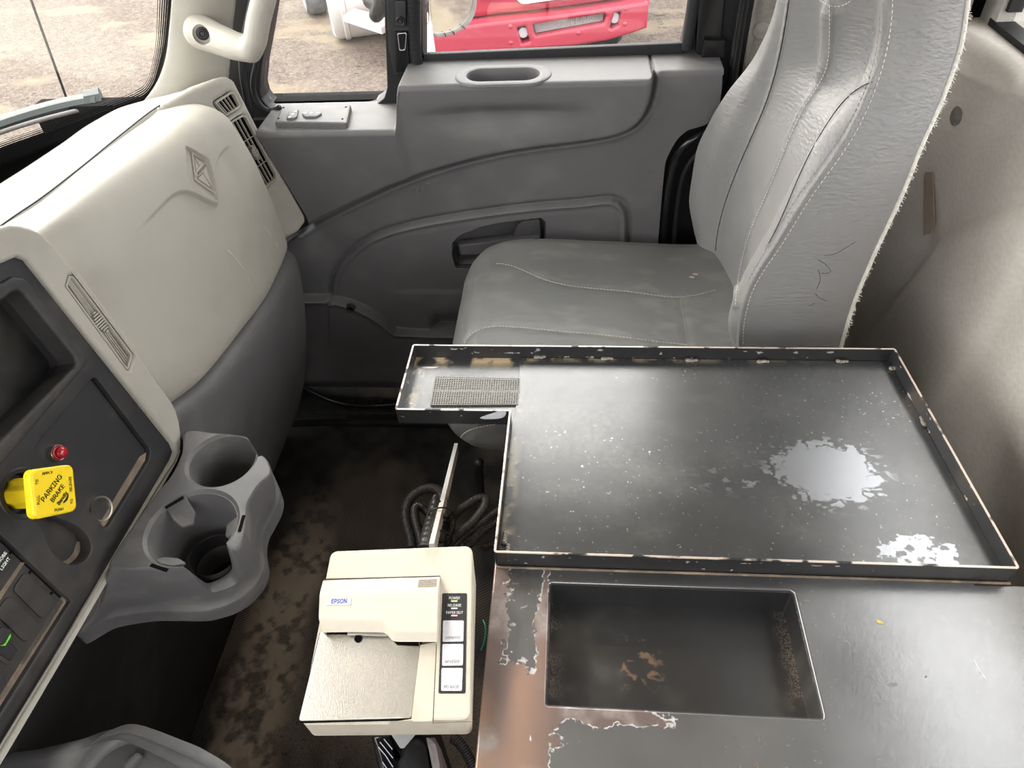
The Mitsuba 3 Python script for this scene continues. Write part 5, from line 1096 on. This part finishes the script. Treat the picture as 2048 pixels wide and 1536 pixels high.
# maker's plate
p0, n0 = on_hood((678, 1203)); FL = Frame(p0, FT.u, n0)
add(prn + '__name_plate', FL.put(slab(rrect(-.0142, -.0044, .0142, .0044, .0006), .0006)), 'label_silver')
add(prn + '__name_plate__lettering', text('EPSON', .0052, FL.at(.0005, 0, .0006), FL.u, FL.v, .0003, True, width=.0178), 'print_blue')
# grip ribs
for k in range(7):
    a, b = on_hood((837.5 - k * .35, 1161 + k * 2.25), .0002)[0], on_hood((874 - k * .25, 1159.5 + k * 2.25), .0002)[0]
    add(prn + '__grip_rib', tube([a, b], .00035, 5), 'printer_groove')
# key panel
_kp = roundpoly(T_([(885, 1187), (934, 1187), (931, 1387), (877, 1387)], 0), .0015)
kp = add(prn + '__key_panel', FT.put(slab(_kp, .0008, z0=0)), 'panel_ink')
for (a, s) in (([(886, 1241), (928, 1241), (927, 1283), (885, 1284)], 'FORWARD'), ([(885, 1288), (927, 1288), (926, 1331), (884, 1332)], 'REVERSE'), ([(883, 1336), (926, 1336), (924, 1382), (882, 1382)], 'RELEASE')):
    q = T_(a, .001); k = add(kp + '__key', FT.put(slab(roundpoly(q, .0015), .0012, .0004, z0=.0006)), 'key_white', 30)
    c = (q[2] + q[3]) / 2; d = (q[2] - q[3]); d = d / np.linalg.norm(d); r3 = FT.u * d[0] + FT.v * d[1]
    add(kp + '__key_lettering', text(s, .0029, FT.at(c[0], c[1] + .0042, .0018), r3, np.cross(FT.w, r3), .0002, False, width=.0165), 'print_black')
for s, y, m, w in (('POWER', 1196, 'led_green', .0128), ('RELEASE', 1210.5, 'key_white', .0155), ('PAPER OUT', 1225, 'led_pink', .0195)):
    c = T_([(909, y)], .0009)[0]; r3 = FT.u * .9995 - FT.v * .02
    add(kp + '__lettering', text(s, .0031, FT.at(*c, .0008), r3, np.cross(FT.w, r3), .0002, False, width=w), 'print_white')
    c = T_([(908.5, y + 6.3)], .0009)[0]; add(kp + '__status_light', FT.put(slab(rrect(-.0038, -.0009, .0038, .0009, .0004), .0006, .0002, z0=.0007), *c), m)
# stand under the printer
mt = 'printer_stand'
lab(mt, 'black post with a white square bar that carries the printer', 'stand')
_b0, _b1 = P(913, 896, z=.36), P(864, 1100, z=.545)
_d = (_b1 - _b0) / np.linalg.norm(_b1 - _b0); _sd = np.cross(_d, [0, 0, 1]); _sd /= np.linalg.norm(_sd); _u2 = np.cross(_sd, _d)
def bar(a, b, w, h): return trimesh.convex.convex_hull(np.array([q + _sd * sx * w + _u2 * sy * h for q in (a, b) for sx in (-1, 1) for sy in (-1, 1)]))
add(mt + '__bar', bar(_b0, _b1, .0036, .010), 'white_bar')
add(mt + '__post', box((-.235, .33, .001), (-.185, .38, .579), .005), 'black_plastic', 30)
add(mt + '__top_plate', box((-.265, .30, .566), (-.14, .45, .580), .003), 'black_plastic', 30)
# power unit below the printer
pw = 'power_unit'
lab(pw, 'black power unit with blue lights and a white label under the printer', 'power unit')
PZ = .50
add(pw + '__body', UP.put(slab(ccw(onz([(798, 1470), (838, 1470), (852, 1488), (860, 1536), (862, 1600), (790, 1600), (792, 1520), (800, 1505)], PZ)), .10, .012, z0=PZ - .10, steps=3)), 'black_plastic', 30)
add(pw + '__fin_side', UP.put(slab(ccw(onz([(742, 1470), (780, 1470), (798, 1506), (800, 1600), (775, 1600), (752, 1520)], PZ - .01)), .08, .006, z0=PZ - .09)), 'gloss_black', 30)
add(pw + '__grey_shell', UP.put(slab(ccw(onz([(850, 1470), (868, 1470), (880, 1492), (888, 1536), (890, 1600), (862, 1600), (862, 1530)], PZ)), .09, .010, z0=PZ - .09, steps=3)), 'cup_weathered', 30)
mat('cup_weathered', toned((0.30, 0.27, 0.27), 0.15, 60), 0.5, 0.4)
add(pw + '__label', UP.put(slab(ccw(onz([(783, 1470), (830, 1470), (808, 1496), (800, 1496)], PZ + .001)), .0015, z0=PZ)), 'key_white')
for i, (a, b) in enumerate([((768, 1478), (786, 1500)), ((760, 1484), (786, 1516)), ((757, 1494), (772, 1512)), ((772, 1512), (786, 1534)), ((765, 1524), (776, 1540))]):
    add(pw + '__fin', tube(PL([a, b], z=PZ - .008), .0007, 5), 'label_silver')
scene['blue_glow'] = {'type': 'diffuse', 'reflectance': {'type': 'rgb', 'value': [0.05, 0.25, 0.95]}}
for a, b in (((787, 1499), (794, 1508)), ((790, 1513), (794, 1516))):
    bl = add(pw + '__blue_light', tube(PL([a, b], z=PZ - .006), .0022, 8), 'blue_glow', emitter={'type': 'area', 'radiance': {'type': 'rgb', 'value': [0.002, 0.014, 0.05]}})

# ------------------------------------------------------------------ ribbed cable looms behind the printer
def loom(pts, r, zs, n=0):
    q = np.array([P(*p, z=z) for p, z in zip(pts, np.interp(np.linspace(0, 1, len(pts)), np.linspace(0, 1, len(zs)), zs))])
    s = spl(q, 400); L = np.r_[0, np.cumsum(np.linalg.norm(np.diff(s, axis=0), axis=1))]; m = int(L[-1] / .00065); t = np.linspace(0, L[-1], m)
    s = np.stack([np.interp(t, L, s[:, k]) for k in range(3)], 1)
    return tube(s, r * (1 + .10 * np.tanh(2.2 * np.sin(t * 2 * np.pi / .0034))), 10)
LOOMS = [([(823, 1096), (817, 1060), (811, 1022), (819, 1000), (837, 984), (860, 977), (877, 982), (885, 997), (879, 1019), (872, 1037), (866, 1070)], .0078, (.44, .45, .46, .47), 'ribbed black cable loom in the outer loop left of the white bar'),
         ([(842, 1090), (838, 1065), (832, 1045), (829, 1024), (834, 1013), (842, 1015), (857, 1027), (866, 1040)], .0068, (.45, .45, .44, .43), 'ribbed black cable loom bent in a small loop inside the outer loop'),
         ([(872, 995), (868, 1006), (865, 1022), (860, 1043), (856, 1072), (852, 1098)], .0060, (.46, .47, .48, .48), 'short upright black cable loom against the white bar'),
         ([(896, 1094), (916, 1070), (945, 1045), (962, 1024), (971, 1007), (968, 996), (952, 999), (936, 1009), (918, 1022), (902, 1040), (892, 1060)], .0070, (.47, .46, .45, .44), 'ribbed black cable loom in the loop right of the white bar'),
         ([(930, 1094), (945, 1083), (966, 1062), (985, 1048), (1005, 1040)], .0068, (.44, .44, .43), 'ribbed black cable loom running to the console at the top'),
         ([(905, 1098), (935, 1068), (960, 1050), (985, 1030), (1000, 1020)], .0064, (.40, .40, .40), 'shadowed black cable loom behind the right loop'),
         ([(968, 1098), (975, 1090), (990, 1090), (1000, 1100)], .0064, (.42, .42, .42), 'ribbed black cable loom bending beside the printer corner'),
         ([(893, 1088), (900, 1068), (904, 1050), (903, 1038)], .0058, (.46, .46, .45), 'short black cable loom just right of the white bar'),
         ([(905, 1475), (922, 1490), (940, 1520), (960, 1570)], .0075, (.30, .30, .28), 'ribbed black cable loom on the floor below the printer')]
for i, (pts, r, zs, l) in enumerate(LOOMS):
    lab(add('cable_loom', loom(pts, r, zs), 'loom', True), l, 'cable', 'cable looms behind the printer')
k = add('taped_bundle', tube(spl([P(*p, z=z) for p, z in [((872, 1006), .485), ((866, 1030), .49), ((858, 1058), .50), ((852, 1082), .51), ((848, 1100), .515)]], 60), .0098 + .0006 * np.sin(np.arange(60) * .9), 12), 'loom', True)
lab(k, 'black taped cable bundle tied along the white bar', 'cable')
for q, rr, l in (((883, 1030), .0155, 'upper black cable tie around the bundle and the white bar'), ((872, 1079), .019, 'lower black cable tie around the bundle and the white bar')):
    c = P(*q, z=.500); t = np.linspace(0, 2 * np.pi, 40); a, b = np.cross(_d, [0, 0, 1.0]), None; a /= np.linalg.norm(a); b = np.cross(_d, a)
    k = add('cable_tie', tube(c + rr * (np.cos(t)[:, None] * a * 1.25 + np.sin(t)[:, None] * b * .8), .0013, 6, caps=False), 'gloss_black', True); lab(k, l, 'cable tie', 'cable ties on the bundle')
    e = c - a * rr * 1.0 - b * rr * .6; e = P(q[0] + 8, q[1] + 2, z=.512); add(k + '__lock', box(e - [.004, .0035, .003], e + [.004, .0035, .003], .001), 'gloss_black')
lab(add('green_wire', tube(spl([P(966, 1240, z=.45), P(971, 1256, z=.45), P(970, 1275, z=.44), P(962, 1300, z=.42)], 30), .0012, 6), 'teal_wire', True), 'thin green wire hanging beside the printer', 'wire')

# ------------------------------------------------------------------ outside: mirror, red truck, tyre, white tank
GZ = -1.15
mr = 'side_mirror'
lab(mr, 'white-rimmed side mirror outside the passenger window', 'mirror')
_mc = P(905, 30, y=1.86); _n = np.array([.743, -.621, -.251]); _n /= np.linalg.norm(_n); FM = Frame(_mc, (1, .8, 0), _n)
_up0 = [(938, -70), (862, -75)]
_go = FM.px([(950, -80), (957, 0), (952, 32), (936, 56), (906, 71), (882, 77), (866, 73), (857, 40), (853, 0), (850, -80)]); _gi = FM.px([(945, -78), (948, 0), (943, 27), (933, 42), (915, 59), (888, 66), (867, 67), (862, 40), (859, 0), (856, -78)])
_go = chaikin(ccw(_go), 2); _gi = chaikin(ccw(_gi), 2)
add(mr + '__shell', FM.put(slab(_go, .05, .012, z0=-.06, steps=3)), 'white_paint', 30)
add(mr + '__rim', FM.put(slab(_go, .010, .003, [_gi], z0=-.012)), 'white_paint', 30)
add(mr + '__glass', FM.put(slab(_inset(_gi, -.001), .002, z0=-.006)), 'mirror_glass')
for a, b in (((888, 66), (891, 73)), ((904, 62), (908, 70)), ((924, 52), (930, 58))): add(mr + '__crack', tube(np.array([FM.at(*q, .0005) for q in FM.px([a, ((a[0] + b[0]) / 2 + 2, (a[1] + b[1]) / 2), b])]), .0012, 4), 'black_rubber')
add(mr + '__stalk', tube([P(851, -60, y=1.80), P(852, 20, y=1.80), P(856, 60, y=1.78), P(862, 105, y=1.72), P(864, 150, y=1.68)], .012, 10), 'chrome', True)
M = chain([(P(770, -60, y=1.62), .020), (P(764, 5, y=1.62), .022), (P(752, 30, y=1.62), .015)]) + chain([(P(764, 5, y=1.62), .022), (P(742, 0, y=1.64), .018), (P(735, -40, y=1.66), .02)])
add(mr + '__arm', unman(M), 'black_plastic', 40)
tk = 'red_truck'
lab(tk, 'red truck parked outside the passenger window with a slotted bumper', 'truck')
_a, _b = P(880, 106, z=-.80), P(1215, 84, z=-.80)
FR = Frame(_a, (_b - _a) * [1, 1, 0], np.cross((_b - _a) * [1, 1, 0], [0, 0, 1.0]) * (1 if np.cross((_b - _a) * [1, 1, 0], [0, 0, 1.0]) @ (CAM - _a) > 0 else -1))
def fr(pts): return FR.px(pts)
_flip = 1 if (FR.v[2] > 0) else -1
_bu = ccw(fr([(840, 60), (862, 62), (955, 48), (1150, 26), (1296, 4), (1299, -4), (1296, 40), (1294, 57), (1262, 68), (1215, 82), (1150, 92), (1000, 104), (870, 110), (845, 106)]))
_gri = roundpoly(fr([(1066, 50), (1210, 28), (1213, 33), (1208, 47), (1072, 72), (1069, 68)]), .012)
_ho1 = roundpoly(fr([(1034, 57), (1051, 53), (1060, 84), (1044, 88)]), .012); _ho2 = roundpoly(fr([(1229, 27), (1243, 24), (1237, 52), (1219, 60)]), .012)
add(tk + '__bumper', FR.put(slab(_bu, .22, .025, [_gri, _ho1, _ho2], z0=-.22, steps=3)), 'red_paint', 30)
add(tk + '__bumper_grille', FR.put(slab(_inset(_gri, -.01), .02, z0=-.10)), 'mesh_grey')
_gg = fr([(1068, 52), (1210, 30), (1207, 46), (1073, 70)])
for i in range(40):
    t = (i + .5) / 40; a, b = _gg[0] + (_gg[1] - _gg[0]) * t, _gg[3] + (_gg[2] - _gg[3]) * t; add(tk + '__grille_bar', FR.put(slab(ccw([a - (.006, 0), a + (.006, 0), b + (.006, 0), b - (.006, 0)]), .02, z0=-.08)), 'cup_weathered')
for h in (_ho1, _ho2): add(tk + '__tow_pocket', FR.put(slab(_inset(h, -.01), .02, z0=-.16)), 'mesh_grey'); add(tk + '__tow_hook', FR.put(slab(circle(*h.mean(0), .045, 16), .06, .01, z0=-.12)), 'label_silver', 30)
for q in [(1021, 53), (1022, 86), (1157, 66), (1251, 17), (1250, 48)]: add(tk + '__rivet', FR.put(lathe([(0, .012), (.014, .008), (.02, 0)], 12), *fr([q])[0]), 'red_paint', 40)
_nose = ccw(fr([(845, 58), (955, 45), (1150, 22), (1300, 0), (1310, -120), (1310, -420), (850, -420)]))
_sg = roundpoly(fr([(1032, -60), (1032, 6), (1045, 16), (1240, -10), (1240, -260), (1050, -250)]), .03); _sg2 = roundpoly(fr([(1040, -50), (1040, 2), (1050, 9), (1230, -16), (1230, -250), (1058, -240)]), .03)
add(tk + '__nose', FR.put(slab(_nose, .30, .05, [_sg2], z0=-.42, steps=3)), 'red_paint', 30)
add(tk + '__grille_surround', FR.put(slab(_sg, .05, .02, [_sg2], z0=-.13, steps=3)), 'label_silver', 30)
add(tk + '__radiator', FR.put(slab(_inset(_sg2, -.01), .02, z0=-.22)), 'mesh_grey')
add(tk + '__headlight', FR.put(slab(roundpoly(fr([(957, -40), (957, 7), (1000, 3), (1003, -45)]), .02), .04, .012, z0=-.13)), 'white_paint', 30)
_lo, _hi = _nose.min(0), _nose.max(0)
add(tk + '__cab', FR.put(slab(rrect(_lo[0] + .05, _lo[1] + .1, _hi[0] - .05, 2.4, .1), 2.4, .1, z0=-3.2)), 'red_paint', 30)
for u_ in (_lo[0] + .25, _hi[0] - .25):
    c = FR.at(u_, 0, -1.0); add(tk + '__wheel', Frame((c[0], c[1], GZ + .5), (0, 0, 1), FR.u).put(lathe([(.0, .12), (.28, .12), (.30, .15), (.47, .14), (.50, .10), (.50, -.10), (.47, -.14), (.30, -.15), (.0, -.12)], 36)), 'tyre', 30)
c = P(625, 36, z=GZ); ty = add('tyre', Frame((c[0], c[1] + .2, GZ + .36), (0, 0, 1), (.8, .35, 0)).put(lathe([(.15, .10), (.26, .13), (.33, .12), (.36, .07), (.365, 0), (.36, -.07), (.33, -.12), (.26, -.13), (.15, -.10)], 40)), 'tyre_dusty', 30)
mat('tyre_dusty', toned((0.16, 0.165, 0.175), 0.5, 14), 0.85, 0.2)
lab(ty, 'dusty grey tyre standing on the sand beyond the quarter window', 'tyre')
c = P(745, 58, z=GZ); wt = 'fuel_tank'; lab(wt, 'white round tank with a step plate beyond the quarter window', 'tank')
_wc = P(770, -25, z=GZ + .43)
add(wt + '__drum', Frame(_wc, (0, 0, 1), (-.95, -.3, 0)).put(lathe([(0, .62), (.36, .62), (.40, .60), (.42, .56), (.42, .50), (.435, .49), (.435, .45), (.42, .44), (.42, .02), (0, .0)], 48)), 'white_paint', 30)
_s0, _s1 = P(686, 30, z=GZ + .40), P(762, 55, z=GZ + .40)
add(wt + '__step', UP.put(slab(ccw([_s0[:2], _s1[:2], _s1[:2] + [.1, .22], _s0[:2] + [.06, .22]]), 0.06, .01, z0=GZ + .34)), 'white_paint', 30)
for k in (-1, 1): add(wt + '__leg', box((_wc[0] + .25 * k - .05, _wc[1] - .05, GZ), (_wc[0] + .25 * k + .05, _wc[1] + .05, GZ + .3)), 'mesh_grey')
